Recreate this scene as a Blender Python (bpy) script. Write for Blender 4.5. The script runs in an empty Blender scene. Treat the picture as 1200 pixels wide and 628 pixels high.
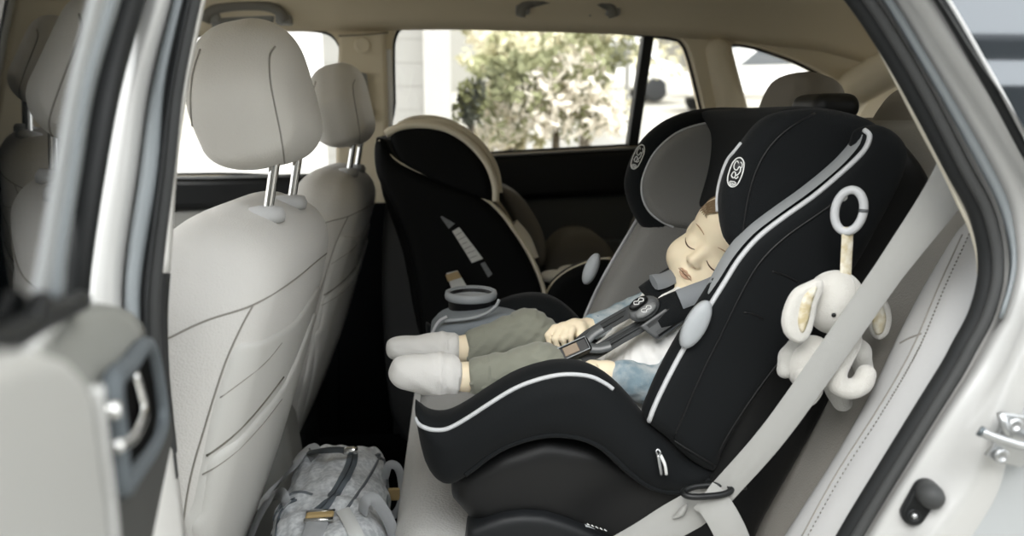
import bpy, bmesh, math, random
import numpy as np
from mathutils import Vector, Matrix
from mathutils.bvhtree import BVHTree
from mathutils.geometry import delaunay_2d_cdt

random.seed(7)
rng = np.random.default_rng(7)
scene = bpy.context.scene
COL = scene.collection

# ------------------------------------------------------------------ camera
# car axes: X runs to the rear of the car, Y across it (0 = near door opening), Z up
CAM = Vector((0.0, -0.60, 1.20))
FPX = 900.0
yaw, pitch = math.radians(4.37), math.radians(10.94)
FWD = Vector((math.sin(yaw) * math.cos(pitch), math.cos(yaw) * math.cos(pitch), -math.sin(pitch)))
RIGHT = Vector((math.cos(yaw), -math.sin(yaw), 0.0))
UP = RIGHT.cross(FWD)
cd = bpy.data.cameras.new('camera')
cam = bpy.data.objects.new('camera', cd)
COL.objects.link(cam)
cam.matrix_world = Matrix(((RIGHT.x, UP.x, -FWD.x, CAM.x), (RIGHT.y, UP.y, -FWD.y, CAM.y), (RIGHT.z, UP.z, -FWD.z, CAM.z), (0, 0, 0, 1)))
cd.sensor_width = 36.0
cd.lens = FPX / 1200.0 * 36.0
cd.clip_start = 0.01
cd.clip_end = 300
cd.dof.use_dof = True
cd.dof.focus_distance = 0.97
cd.dof.aperture_fstop = 4.0
scene.camera = cam

# ------------------------------------------------------------------ light
scene.view_settings.view_transform = 'Standard'
scene.view_settings.look = 'None'
scene.view_settings.gamma = 1.0
scene.view_settings.use_curve_mapping = False
scene.view_settings.exposure = 0.62
w = bpy.data.worlds.new('overcast_sky')
scene.world = w
w.use_nodes = True
nt = w.node_tree
bg = nt.nodes['Background']
tc = nt.nodes.new('ShaderNodeTexCoord')
sp = nt.nodes.new('ShaderNodeSeparateXYZ')
rp = nt.nodes.new('ShaderNodeValToRGB')
nt.links.new(tc.outputs['Generated'], sp.inputs[0])
# overcast sky, brighter on the photographer's side of the car
mr = nt.nodes.new('ShaderNodeMapRange')
mr.inputs['From Min'].default_value = -1.0
mr.inputs['From Max'].default_value = 1.0
nt.links.new(sp.outputs['Y'], mr.inputs['Value'])
nt.links.new(mr.outputs[0], rp.inputs[0])
rp.color_ramp.elements[0].position = 0.15
rp.color_ramp.elements[0].color = (0.95, 0.98, 1.0, 1)
rp.color_ramp.elements[1].position = 0.75
rp.color_ramp.elements[1].color = (0.40, 0.395, 0.38, 1)
nt.links.new(rp.outputs[0], bg.inputs[0])
bg.inputs[1].default_value = 3.0
sl = bpy.data.lights.new('sun', 'SUN')
sl.energy = 1.2
sl.angle = math.radians(25)
sl.color = (1.0, 0.97, 0.92)
so = bpy.data.objects.new('sun', sl)
COL.objects.link(so)
so.rotation_euler = Vector((0.35, 0.75, -0.75)).to_track_quat('-Z', 'Y').to_euler()

# ------------------------------------------------------------------ pixel <-> place
def ray(px, py):
    return (FWD * FPX + RIGHT * (px - 600.0) - UP * (py - 314.0)).normalized()

def W(px, py, Y):
    d = ray(px, py)
    return CAM + d * ((Y - CAM.y) / d.y)

def WP(px, py, pt, n):
    d = ray(px, py)
    return CAM + d * ((pt - CAM).dot(n) / d.dot(n))

def proj(p):
    v = Vector(p) - CAM
    z = v.dot(FWD)
    return (600 + FPX * v.dot(RIGHT) / z, 314 - FPX * v.dot(UP) / z)

def XZ(pts, Y):
    return [(q.x, q.z) for q in (W(a, b, Y) for a, b in pts)]

def catmull(pts, n=6, closed=False):
    P = [Vector(p) for p in pts]
    out = []
    m = len(P)
    rngs = range(m) if closed else range(m - 1)
    for i in rngs:
        p0 = P[(i - 1) % m] if closed or i > 0 else P[0] * 2 - P[1]
        p1, p2 = P[i], P[(i + 1) % m]
        p3 = P[(i + 2) % m] if closed or i + 2 < m else P[-1] * 2 - P[-2]
        for k in range(n):
            t = k / n
            out.append(0.5 * ((2 * p1) + (p2 - p0) * t + (2 * p0 - 5 * p1 + 4 * p2 - p3) * t * t + (3 * p1 - p0 - 3 * p2 + p3) * t ** 3))
    if not closed:
        out.append(P[-1])
    return out

def resample(P, n):
    L = [0.0]
    for a, b in zip(P, P[1:]):
        L.append(L[-1] + (b - a).length)
    out, j = [], 0
    for k in range(n):
        s = L[-1] * k / (n - 1)
        while j < len(P) - 2 and L[j + 1] < s:
            j += 1
        t = (s - L[j]) / max(1e-9, L[j + 1] - L[j])
        out.append(P[j].lerp(P[j + 1], min(1, max(0, t))))
    return out

# ------------------------------------------------------------------ materials
MATS = {}
def srgb(h):
    if isinstance(h, str):
        h = h.lstrip('#')
        c = [int(h[i:i + 2], 16) / 255 for i in (0, 2, 4)]
    else:
        c = h
    return tuple((v / 12.92 if v <= 0.04045 else ((v + 0.055) / 1.055) ** 2.4) for v in c) + (1,)

def mat(name, col, rough=0.7, metal=0.0, spec=0.5, bump=None, var=None, sheen=0.0, coat=0.0, emit=None):
    """bump = (kind, scale, strength); var = (scale, second colour) mottling of the dye."""
    if name in MATS:
        return MATS[name]
    m = bpy.data.materials.new(name)
    m.use_nodes = True
    t = m.node_tree
    b = t.nodes['Principled BSDF']
    b.inputs['Base Color'].default_value = srgb(col)
    b.inputs['Roughness'].default_value = rough
    b.inputs['Metallic'].default_value = metal
    b.inputs['Specular IOR Level'].default_value = spec
    b.inputs['Sheen Weight'].default_value = sheen
    b.inputs['Coat Weight'].default_value = coat
    if emit:
        b.inputs['Emission Color'].default_value = srgb(emit[0])
        b.inputs['Emission Strength'].default_value = emit[1]
    co = t.nodes.new('ShaderNodeTexCoord')
    if var:
        n = t.nodes.new('ShaderNodeTexNoise')
        n.inputs['Scale'].default_value = var[0]
        n.inputs['Detail'].default_value = 5
        t.links.new(co.outputs['Object'], n.inputs['Vector'])
        r = t.nodes.new('ShaderNodeValToRGB')
        r.color_ramp.elements[0].position = 0.38
        r.color_ramp.elements[1].position = 0.62
        r.color_ramp.elements[0].color = srgb(col)
        r.color_ramp.elements[1].color = srgb(var[1])
        t.links.new(n.outputs['Fac'], r.inputs[0])
        t.links.new(r.outputs[0], b.inputs['Base Color'])
    if bump:
        kind, sc, st = bump
        bp = t.nodes.new('ShaderNodeBump')
        bp.inputs['Strength'].default_value = st
        bp.inputs['Distance'].default_value = 0.001
        if kind == 'noise':
            n = t.nodes.new('ShaderNodeTexNoise')
            n.inputs['Scale'].default_value = sc
            n.inputs['Detail'].default_value = 4
            out = n.outputs['Fac']
        elif kind == 'cells':
            n = t.nodes.new('ShaderNodeTexVoronoi')
            n.inputs['Scale'].default_value = sc
            out = n.outputs['Distance']
        else:
            n = t.nodes.new('ShaderNodeTexWave')
            n.inputs['Scale'].default_value = sc
            n.inputs['Distortion'].default_value = 1.0
            n.bands_direction = 'DIAGONAL'
            out = n.outputs['Fac']
        t.links.new(co.outputs['Object'], n.inputs['Vector'])
        t.links.new(out, bp.inputs['Height'])
        t.links.new(bp.outputs[0], b.inputs['Normal'])
    MATS[name] = m
    return m

def glass_mat(name, tint=(1, 1, 1), refl=1.0):
    """thin car glass: lets light straight through, mirrors by fresnel."""
    m = bpy.data.materials.new(name)
    m.use_nodes = True
    t = m.node_tree
    t.nodes.remove(t.nodes['Principled BSDF'])
    o = t.nodes['Material Output']
    tr = t.nodes.new('ShaderNodeBsdfTransparent')
    tr.inputs[0].default_value = (*tint, 1)
    gl = t.nodes.new('ShaderNodeBsdfGlossy')
    gl.inputs['Roughness'].default_value = 0.02
    fr = t.nodes.new('ShaderNodeFresnel')
    fr.inputs[0].default_value = 1.45
    mx = t.nodes.new('ShaderNodeMixShader')
    mu = t.nodes.new('ShaderNodeMath')
    mu.operation = 'MULTIPLY'
    mu.inputs[1].default_value = refl
    mu.use_clamp = True
    t.links.new(fr.outputs[0], mu.inputs[0])
    t.links.new(mu.outputs[0], mx.inputs[0])
    t.links.new(tr.outputs[0], mx.inputs[1])
    t.links.new(gl.outputs[0], mx.inputs[2])
    t.links.new(mx.outputs[0], o.inputs[0])
    MATS[name] = m
    return m

# ------------------------------------------------------------------ objects
def thing(name, label, cat, loc=(0, 0, 0), group=None):
    o = bpy.data.objects.new(name, None)
    o.empty_display_size = 0.05
    COL.objects.link(o)
    o.location = loc
    o['label'] = label
    o['category'] = cat
    if group:
        o['group'] = group
    return o

def tag(o, label, cat, group=None):
    o['label'] = label
    o['category'] = cat
    if group:
        o['group'] = group
    return o

def struct(o):
    o['kind'] = 'structure'
    return o

def link(name, me, mats, parent=None, smooth=True, label=None):
    o = bpy.data.objects.new(name, me)
    COL.objects.link(o)
    if not isinstance(mats, (list, tuple)):
        mats = [mats]
    for m in mats:
        me.materials.append(m)
    if smooth:
        me.polygons.foreach_set('use_smooth', [True] * len(me.polygons))
    if parent is not None:
        o.parent = parent
        if parent.type == 'EMPTY':
            o.matrix_parent_inverse = Matrix.LocRotScale(parent.location, parent.rotation_euler, None).inverted()
    if label:
        o['label'] = label
    return o

def mesh(name, V, F, mats, parent=None, smooth=True, label=None):
    me = bpy.data.meshes.new(name)
    me.from_pydata([tuple(v) for v in V], [], [tuple(int(i) for i in f) for f in F])
    me.validate()
    return link(name, me, mats, parent, smooth, label)

def autosmooth(o, deg=35):
    me = o.data
    bm = bmesh.new()
    bm.from_mesh(me)
    bmesh.ops.recalc_face_normals(bm, faces=bm.faces)
    for e in bm.edges:
        if len(e.link_faces) == 2 and e.calc_face_angle(0) > math.radians(deg):
            e.smooth = False
    bm.to_mesh(me)
    bm.free()
    return o

def bevel(o, wd, seg=3, ang=40):
    m = o.modifiers.new('bevel', 'BEVEL')
    m.width = wd
    m.segments = seg
    m.limit_method = 'ANGLE'
    m.angle_limit = math.radians(ang)
    m.use_clamp_overlap = True
    return o

def solidify(o, th, off=-1):
    m = o.modifiers.new('solid', 'SOLIDIFY')
    m.thickness = th
    m.offset = off
    return o

class G:
    """collects shapes that become one mesh."""
    def __init__(s):
        s.V, s.F = [], []
    def add(s, V, F):
        n = len(s.V)
        s.V += [Vector(v) for v in V]
        s.F += [tuple(i + n for i in f) for f in F]
        return s
    def build(s, name, mats, parent=None, smooth=True, label=None):
        return mesh(name, s.V, s.F, mats, parent, smooth, label)

def tube_geo(P, r, segs=8, closed=False, flat=None, cap=True):
    """r number or list; flat=(normal hint, ratio) squashes the section along the hint."""
    P = [Vector(p) for p in P]
    n = len(P)
    rs = r if isinstance(r, (list, tuple)) else [r] * n
    V, F = [], []
    T = []
    for i in range(n):
        a = P[(i - 1) % n] if closed or i > 0 else P[i]
        b = P[(i + 1) % n] if closed or i < n - 1 else P[i]
        T.append((b - a).normalized())
    ref = Vector(flat[0]) if flat else (Vector((0, 0, 1)) if abs(T[0].z) < 0.9 else Vector((1, 0, 0)))
    N = (ref - T[0] * ref.dot(T[0])).normalized()
    for i in range(n):
        if flat:
            N = (ref - T[i] * ref.dot(T[i])).normalized()
        else:
            N = (N - T[i] * N.dot(T[i])).normalized()
        B = T[i].cross(N)
        k = flat[1] if flat else 1.0
        for j in range(segs):
            a = 2 * math.pi * j / segs
            V.append(P[i] + (N * (math.cos(a) * k) + B * math.sin(a)) * rs[i])
    m = n if closed else n - 1
    for i in range(m):
        for j in range(segs):
            a, b = i * segs + j, i * segs + (j + 1) % segs
            c, d = ((i + 1) % n) * segs + (j + 1) % segs, ((i + 1) % n) * segs + j
            F.append((a, b, c, d))
    if cap and not closed:
        F.append(tuple(range(segs - 1, -1, -1)))
        F.append(tuple(range((n - 1) * segs, n * segs)))
    return V, F

def tube(name, P, r, mats, parent=None, segs=8, closed=False, flat=None, label=None):
    V, F = tube_geo(P, r, segs, closed, flat)
    return mesh(name, V, F, mats, parent, True, label)

def ribbon_geo(P, wd, th, N):
    """flat webbing: width wd, thickness th; N = list of surface normals or one normal."""
    P = [Vector(p) for p in P]
    n = len(P)
    V, F = [], []
    for i in range(n):
        t = (P[min(n - 1, i + 1)] - P[max(0, i - 1)]).normalized()
        nn = Vector(N[i] if isinstance(N, list) else N)
        nn = (nn - t * nn.dot(t)).normalized()
        b = t.cross(nn)
        w_ = wd[i] if isinstance(wd, list) else wd
        h, e = w_ / 2, th / 2
        for (u, v) in ((-h, 0), (-h + e, e), (0, e * 1.25), (h - e, e), (h, 0), (h - e, -e), (0, -e * 1.25), (-h + e, -e)):
            V.append(P[i] + b * u + nn * v)
    for i in range(n - 1):
        for j in range(8):
            F.append((i * 8 + j, i * 8 + (j + 1) % 8, (i + 1) * 8 + (j + 1) % 8, (i + 1) * 8 + j))
    F.append(tuple(range(7, -1, -1)))
    F.append(tuple(range((n - 1) * 8, n * 8)))
    return V, F

def ribbon(name, P, wd, th, N, mats, parent=None, label=None):
    V, F = ribbon_geo(P, wd, th, N)
    return autosmooth(mesh(name, V, F, mats, parent, True, label), 50)

def loft(name, rails, mats, parent=None, n=40, th=0.0, smooth=True, label=None, off=-1):
    R = [resample(r, n) for r in rails]
    V = [p for r in R for p in r]
    F = [(i * n + j, i * n + j + 1, (i + 1) * n + j + 1, (i + 1) * n + j) for i in range(len(R) - 1) for j in range(n - 1)]
    o = mesh(name, V, F, mats, parent, smooth, label)
    if th:
        solidify(o, th, off)
    return o

def prism_geo(poly3, depth):
    """poly3: planar loop of points; depth: vector."""
    n = len(poly3)
    d = Vector(depth)
    V = [Vector(p) for p in poly3] + [Vector(p) + d for p in poly3]
    F = [tuple(range(n)), tuple(range(2 * n - 1, n - 1, -1))]
    F += [(i, n + i, n + (i + 1) % n, (i + 1) % n) for i in range(n)]
    return V, F

def prism(name, poly3, depth, mats, parent=None, bev=0.0, seg=3, label=None):
    V, F = prism_geo(poly3, depth)
    o = mesh(name, V, F, mats, parent, True, label)
    autosmooth(o, 35)
    if bev:
        bevel(o, bev, seg)
    return o

def holed_slab(name, outer, holes, y0, y1, mats, parent=None):
    """wall in the XZ plane with openings; loops are lists of (x, z)."""
    pts, edges = [], []
    for loop in [outer] + holes:
        n0 = len(pts)
        pts += [Vector(p) for p in loop]
        edges += [(n0 + i, n0 + (i + 1) % len(loop)) for i in range(len(loop))]
    vs, es, fs, ov, oe, of = delaunay_2d_cdt(pts, edges, [], 1, 1e-6)
    def inside(p, loop):
        c = False
        for i in range(len(loop)):
            a, b = loop[i], loop[i - 1]
            if (a[1] > p[1]) != (b[1] > p[1]) and p[0] < (b[0] - a[0]) * (p[1] - a[1]) / (b[1] - a[1]) + a[0]:
                c = not c
        return c
    tris = []
    for f in fs:
        c = sum((vs[i] for i in f), Vector((0, 0))) / len(f)
        if inside(c, outer) and not any(inside(c, h) for h in holes):
            tris.append(tuple(f))
    n = len(vs)
    V = [(v.x, y0, v.y) for v in vs] + [(v.x, y1, v.y) for v in vs]
    F = list(tris) + [tuple(n + i for i in reversed(t)) for t in tris]
    cnt = {}
    for t in tris:
        for i in range(len(t)):
            a, b = t[i], t[(i + 1) % len(t)]
            cnt[(a, b)] = 1
    for (a, b) in cnt:
        if (b, a) not in cnt:
            F.append((b, a, n + a, n + b))
    o = mesh(name, V, F, mats, parent, True)
    return autosmooth(o, 30)

# ------------------------------------------------------------------ solid shapes from distance fields
def L(x, y, z):
    return np.sqrt(x * x + y * y + z * z)

def cap(a, b, ra, rb=None):
    rb = ra if rb is None else rb
    a, b = np.array(a, float), np.array(b, float)
    ba = b - a
    bb = max(1e-12, ba.dot(ba))
    def f(x, y, z):
        t = np.clip(((x - a[0]) * ba[0] + (y - a[1]) * ba[1] + (z - a[2]) * ba[2]) / bb, 0, 1)
        return L(x - a[0] - t * ba[0], y - a[1] - t * ba[1], z - a[2] - t * ba[2]) - (ra + t * (rb - ra))
    m = max(ra, rb)
    return f, np.minimum(a, b) - m, np.maximum(a, b) + m

def ell(c, r, R=None):
    c, r = np.array(c, float), np.array(r, float)
    M = np.array(R) if R is not None else np.eye(3)     # rows = local axes in world
    def f(x, y, z):
        X, Y, Z = x - c[0], y - c[1], z - c[2]
        u = [M[i][0] * X + M[i][1] * Y + M[i][2] * Z for i in range(3)]
        k0 = L(u[0] / r[0], u[1] / r[1], u[2] / r[2])
        k1 = L(u[0] / r[0] ** 2, u[1] / r[1] ** 2, u[2] / r[2] ** 2)
        return k0 * (k0 - 1) / np.maximum(k1, 1e-9)
    e = np.sqrt(((M * r[:, None]) ** 2).sum(0))
    return f, c - e, c + e

def rbox(c, h, r, R=None):
    c, h = np.array(c, float), np.array(h, float)
    M = np.array(R) if R is not None else np.eye(3)
    def f(x, y, z):
        X, Y, Z = x - c[0], y - c[1], z - c[2]
        q = [np.abs(M[i][0] * X + M[i][1] * Y + M[i][2] * Z) - h[i] + r for i in range(3)]
        return L(*[np.maximum(v, 0) for v in q]) + np.minimum(np.maximum(np.maximum(q[0], q[1]), q[2]), 0) - r
    e = np.abs(M * h[:, None]).sum(0)
    return f, c - e, c + e

def sdpoly(u, v, poly):
    P = np.array(poly, float)
    d = np.full(np.broadcast(u, v).shape, 1e9)
    s = np.ones(d.shape)
    n = len(P)
    for i in range(n):
        a, b = P[i], P[i - 1]
        e = b - a
        wx, wy = u - a[0], v - a[1]
        t = np.clip((wx * e[0] + wy * e[1]) / max(1e-12, e.dot(e)), 0, 1)
        d = np.minimum(d, (wx - e[0] * t) ** 2 + (wy - e[1] * t) ** 2)
        c1, c2, c3 = v >= a[1], v < b[1], e[0] * wy > e[1] * wx
        s = np.where((c1 & c2 & c3) | (~c1 & ~c2 & ~c3), -s, s)
    return s * np.sqrt(d)

def slab(poly, y0, y1, r, bow=None):
    """outline in XZ given real thickness between y0 and y1, edges rounded by r; bow(x,z) shifts it in Y."""
    P = np.array(poly, float)
    yc, h = (y0 + y1) / 2, abs(y1 - y0) / 2
    def f(x, y, z):
        d2 = sdpoly(x[:, 0, :], z[:, 0, :], P) if x.ndim == 3 and x.shape[1] == 1 else sdpoly(x, z, P)
        if d2.ndim == 2:
            d2 = d2[:, None, :]
        yy = y - yc
        if bow is not None:
            yy = yy - bow(x, z)
        a, b = d2 + r, np.abs(yy) - h + r
        return np.sqrt(np.maximum(a, 0) ** 2 + np.maximum(b, 0) ** 2) + np.minimum(np.maximum(a, b), 0) - r
    m = 0.04 if bow is not None else 0
    return f, np.array([P[:, 0].min(), min(y0, y1) - m, P[:, 1].min()]), np.array([P[:, 0].max(), max(y0, y1) + m, P[:, 1].max()])

class Field:
    def __init__(s, lo, hi, res):
        s.lo = np.array(lo, float) - 3 * res
        s.res = res
        s.n = np.ceil((np.array(hi, float) + 3 * res - s.lo) / res).astype(int) + 1
        s.d = np.full(s.n, 1.0, dtype=np.float32)
    def region(s, lo, hi):
        a = np.clip(np.floor((lo - s.lo) / s.res).astype(int), 0, s.n)
        b = np.clip(np.ceil((hi - s.lo) / s.res).astype(int) + 1, 0, s.n)
        ax = [s.lo[i] + s.res * np.arange(a[i], b[i]) for i in range(3)]
        return tuple(slice(a[i], b[i]) for i in range(3)), ax[0][:, None, None], ax[1][None, :, None], ax[2][None, None, :]
    def add(s, prim, k=0.0, infl=0.0):
        f, lo, hi = prim
        m = k + 3 * s.res + 0.012 + infl
        sl_, x, y, z = s.region(lo - m, hi + m)
        if 0 in s.d[sl_].shape:
            return s
        v = f(x, y, z) - infl
        o = s.d[sl_]
        if k > 0:
            h = np.maximum(k - np.abs(o - v), 0) / k
            v = np.minimum(o, v) - h * h * k * 0.25
        else:
            v = np.minimum(o, v)
        s.d[sl_] = v
        return s
    def cut(s, prim, k=0.0):
        f, lo, hi = prim
        m = k + 3 * s.res + 0.012
        sl_, x, y, z = s.region(lo - m, hi + m)
        if 0 in s.d[sl_].shape:
            return s
        v = -f(x, y, z)
        o = s.d[sl_]
        if k > 0:
            h = np.maximum(k - np.abs(o - v), 0) / k
            v = np.maximum(o, v) + h * h * k * 0.25
        else:
            v = np.maximum(o, v)
        s.d[sl_] = v
        return s
    def inter(s, prim, r=0.0):
        sl_, x, y, z = s.region(s.lo, s.lo + s.n * s.res)
        v = prim[0](x, y, z)
        if r > 0:
            a, b = s.d + r, v + r
            s.d = (np.sqrt(np.maximum(a, 0) ** 2 + np.maximum(b, 0) ** 2) + np.minimum(np.maximum(a, b), 0) - r).astype(np.float32)
        else:
            s.d = np.maximum(s.d, v).astype(np.float32)
        return s
    def half(s, p, n, k=0.0):
        """keep the side the normal n points away from."""
        n = Vector(n).normalized()
        sl_, x, y, z = s.region(s.lo, s.lo + s.n * s.res)
        v = (x - p[0]) * n.x + (y - p[1]) * n.y + (z - p[2]) * n.z
        s.d = np.maximum(s.d, v).astype(np.float32)
        return s
    def warp(s, f):
        sl_, x, y, z = s.region(s.lo, s.lo + s.n * s.res)
        s.d = (s.d + f(x, y, z)).astype(np.float32)
        return s
    def verts(s):
        d = s.d
        neg = d < 0
        nx, ny, nz = d.shape
        cnt = np.zeros((nx - 1, ny - 1, nz - 1), np.int8)
        for i in (0, 1):
            for j in (0, 1):
                for k in (0, 1):
                    cnt += neg[i:nx - 1 + i, j:ny - 1 + j, k:nz - 1 + k]
        act = np.argwhere((cnt > 0) & (cnt < 8))
        idx = np.full(cnt.shape, -1, np.int64)
        idx[act[:, 0], act[:, 1], act[:, 2]] = np.arange(len(act))
        acc = np.zeros((len(act), 3))
        num = np.zeros(len(act))
        C = [(i, j, k) for i in (0, 1) for j in (0, 1) for k in (0, 1)]
        for p in C:
            for ax in range(3):
                if p[ax]:
                    continue
                q = list(p)
                q[ax] = 1
                a = d[act[:, 0] + p[0], act[:, 1] + p[1], act[:, 2] + p[2]].astype(float)
                b = d[act[:, 0] + q[0], act[:, 1] + q[1], act[:, 2] + q[2]].astype(float)
                m = (a < 0) != (b < 0)
                t = np.where(m, a / np.where(m, a - b, 1), 0)
                pt = np.array(p, float)[None, :].repeat(len(act), 0)
                pt[:, ax] += t
                acc[m] += pt[m]
                num[m] += 1
        V = s.lo + (act + acc / num[:, None]) * s.res
        F = []
        for ax in range(3):
            u, v = (ax + 1) % 3, (ax + 2) % 3
            a = [slice(None)] * 3
            b = [slice(None)] * 3
            a[ax], b[ax] = slice(0, -1), slice(1, None)
            m = neg[tuple(a)] != neg[tuple(b)]
            E = np.argwhere(m)
            E = E[(E[:, u] > 0) & (E[:, v] > 0) & (E[:, u] < d.shape[u] - 1) & (E[:, v] < d.shape[v] - 1)]
            if not len(E):
                continue
            def I(du, dv):
                c = E.copy()
                c[:, u] += du
                c[:, v] += dv
                return idx[c[:, 0], c[:, 1], c[:, 2]]
            q = np.stack([I(-1, -1), I(0, -1), I(0, 0), I(-1, 0)], 1)
            fl = ~neg[E[:, 0], E[:, 1], E[:, 2]]
            q[fl] = q[fl][:, ::-1]
            F.append(q)
        return V, np.concatenate(F)
    def build(s, name, mats, parent=None, label=None, pick=None, smooth_it=1):
        V, F = s.verts()
        for _ in range(smooth_it):          # light relaxation
            acc = np.zeros_like(V)
            num = np.zeros(len(V))
            for i in range(4):
                a, b = F[:, i], F[:, (i + 1) % 4]
                np.add.at(acc, a, V[b]); np.add.at(num, a, 1)
                np.add.at(acc, b, V[a]); np.add.at(num, b, 1)
            V = V * 0.5 + 0.5 * acc / np.maximum(num, 1)[:, None]
        me = bpy.data.meshes.new(name)
        me.vertices.add(len(V))
        me.vertices.foreach_set('co', V.ravel().astype(np.float32))
        me.loops.add(len(F) * 4)
        me.loops.foreach_set('vertex_index', F.ravel().astype(np.int32))
        me.polygons.add(len(F))
        me.polygons.foreach_set('loop_start', np.arange(0, len(F) * 4, 4, dtype=np.int32))
        me.polygons.foreach_set('loop_total', np.full(len(F), 4, np.int32))
        me.update(calc_edges=True)
        me.validate()
        o = link(name, me, mats, parent, True, label)
        if pick is not None:
            c = V[F].mean(1)
            me.polygons.foreach_set('material_index', pick(c[:, 0], c[:, 1], c[:, 2]).astype(np.int32))
        return o

def union(prims, res, k=0.0, infl=0.0):
    lo = np.min([p[1] for p in prims], 0) - k - infl - 0.004
    hi = np.max([p[2] for p in prims], 0) + k + infl + 0.004
    f = Field(lo, hi, res)
    for p in prims:
        f.add(p, k, infl)
    return f

# ------------------------------------------------------------------ laying seams, trims and labels on built surfaces
class Surf:
    def __init__(s, *objs):
        V, F = [], []
        for o in objs:
            n = len(V)
            V += [v.co.copy() for v in o.data.vertices]
            F += [tuple(i + n for i in p.vertices) for p in o.data.polygons]
        s.t = BVHTree.FromPolygons(V, F)
    def hit(s, px, py, Y=None):
        d = ray(px, py)
        loc, n, i, dist = s.t.ray_cast(CAM, d)
        if loc is None:
            if Y is None:
                return None, None
            p = W(px, py, Y)
            loc, n, i, dist = s.t.find_nearest(p)
            return loc, n
        if n.dot(d) > 0:
            n = -n
        return loc, n
    def line(s, pts, off=0.0, n=6, Y=None, relax=2, closed=False):
        q = catmull([Vector(p) for p in pts], n, closed)
        P, N = [], []
        for a in q:
            l, nn = s.hit(a[0], a[1], Y)
            if l is not None:
                P.append(l + nn * off)
                N.append(nn)
        for _ in range(relax):
            P = [P[0]] + [(P[i - 1] + P[i] * 2 + P[i + 1]) / 4 for i in range(1, len(P) - 1)] + [P[-1]]
        return P, N

def on_line(name, surf, pts, r, mats, parent=None, off=0.0, flat=None, Y=None, label=None, closed=False, segs=6, n=6):
    P, N = surf.line(pts, off, n, Y, closed=closed)
    return tube(name, P, r, mats, parent, segs, closed, flat, label)

def patch(name, surf, pts, th, mats, parent=None, step=6.0, edge=0.006, Y=None, label=None, n=5, sharp=False, lift=0.0008):
    """a thin padded panel lying on a built surface; edge = width of its rounded rim."""
    loop = [Vector(p) for p in pts] if sharp else [Vector(p[:2]) for p in catmull([Vector(p) for p in pts], n, True)]
    pl = [(p.x, p.y) for p in loop]
    A = np.array(pl)
    gx = np.arange(A[:, 0].min() + step / 2, A[:, 0].max(), step)
    gy = np.arange(A[:, 1].min() + step / 2, A[:, 1].max(), step)
    if len(gx) and len(gy):
        U, Vv = np.meshgrid(gx, gy)
        sd = sdpoly(U, Vv, A)
        ins = [Vector((u, v)) for u, v, d in zip(U.ravel(), Vv.ravel(), sd.ravel()) if d < -step * 0.35]
    else:
        ins = []
    m = len(loop)
    vs, es, fs, *_ = delaunay_2d_cdt([p.to_2d() for p in loop] + ins, [(i, (i + 1) % m) for i in range(m)], [], 1, 1e-5)
    P, N = [], []
    Yf = 0.4 if Y is None else Y
    for v in vs:
        l, nn = surf.hit(v.x, v.y, Yf)
        P.append(l)
        N.append(nn)
    sd = sdpoly(np.array([v.x for v in vs]), np.array([v.y for v in vs]), A)
    k = len(vs)
    top = []
    for i in range(k):
        dd = (P[i] - CAM).length / FPX * max(0.0, -sd[i])
        u = min(1.0, dd / edge) if edge > 0 else 1.0
        top.append(P[i] + N[i] * (lift + th * math.sqrt(max(0.0, 1 - (1 - u) ** 2))))
    bot = [P[i] - N[i] * 0.0015 for i in range(k)]
    F = []
    ec = {}
    d0 = ray(A[:, 0].mean(), A[:, 1].mean())
    for f in fs:
        f = tuple(f)
        a, b, c = (top[i] for i in f[:3])
        if (b - a).cross(c - a).dot(d0) > 0:
            f = f[::-1]
        F.append(f)
        F.append(tuple(k + i for i in reversed(f)))
        for i in range(len(f)):
            ec[(f[i], f[(i + 1) % len(f)])] = 1
    for (a, b) in ec:
        if (b, a) not in ec:
            F.append((b, a, k + a, k + b))
    return mesh(name, top + bot, F, mats, parent, True, label)

def lathe_geo(prof, c, axis=(0, 0, 1), segs=32):
    """prof: list of (radius, height)."""
    ax = Vector(axis).normalized()
    u = ax.orthogonal().normalized()
    v = ax.cross(u)
    V, F = [], []
    for r, h in prof:
        for j in range(segs):
            a = 2 * math.pi * j / segs
            V.append(Vector(c) + ax * h + (u * math.cos(a) + v * math.sin(a)) * r)
    for i in range(len(prof) - 1):
        for j in range(segs):
            F.append((i * segs + j, i * segs + (j + 1) % segs, (i + 1) * segs + (j + 1) % segs, (i + 1) * segs + j))
    if prof[0][0] > 0:
        F.append(tuple(range(segs - 1, -1, -1)))
    if prof[-1][0] > 0:
        F.append(tuple(range((len(prof) - 1) * segs, len(prof) * segs)))
    return V, F

def box_geo(c, h, R=None):
    V = [(sx * h[0], sy * h[1], sz * h[2]) for sx in (-1, 1) for sy in (-1, 1) for sz in (-1, 1)]
    if R is not None:
        V = [R[0] * v[0] + R[1] * v[1] + R[2] * v[2] for v in V]
    V = [Vector(c) + Vector(v) for v in V]
    return V, [(0, 1, 3, 2), (4, 6, 7, 5), (0, 4, 5, 1), (2, 3, 7, 6), (0, 2, 6, 4), (1, 5, 7, 3)]
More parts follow.
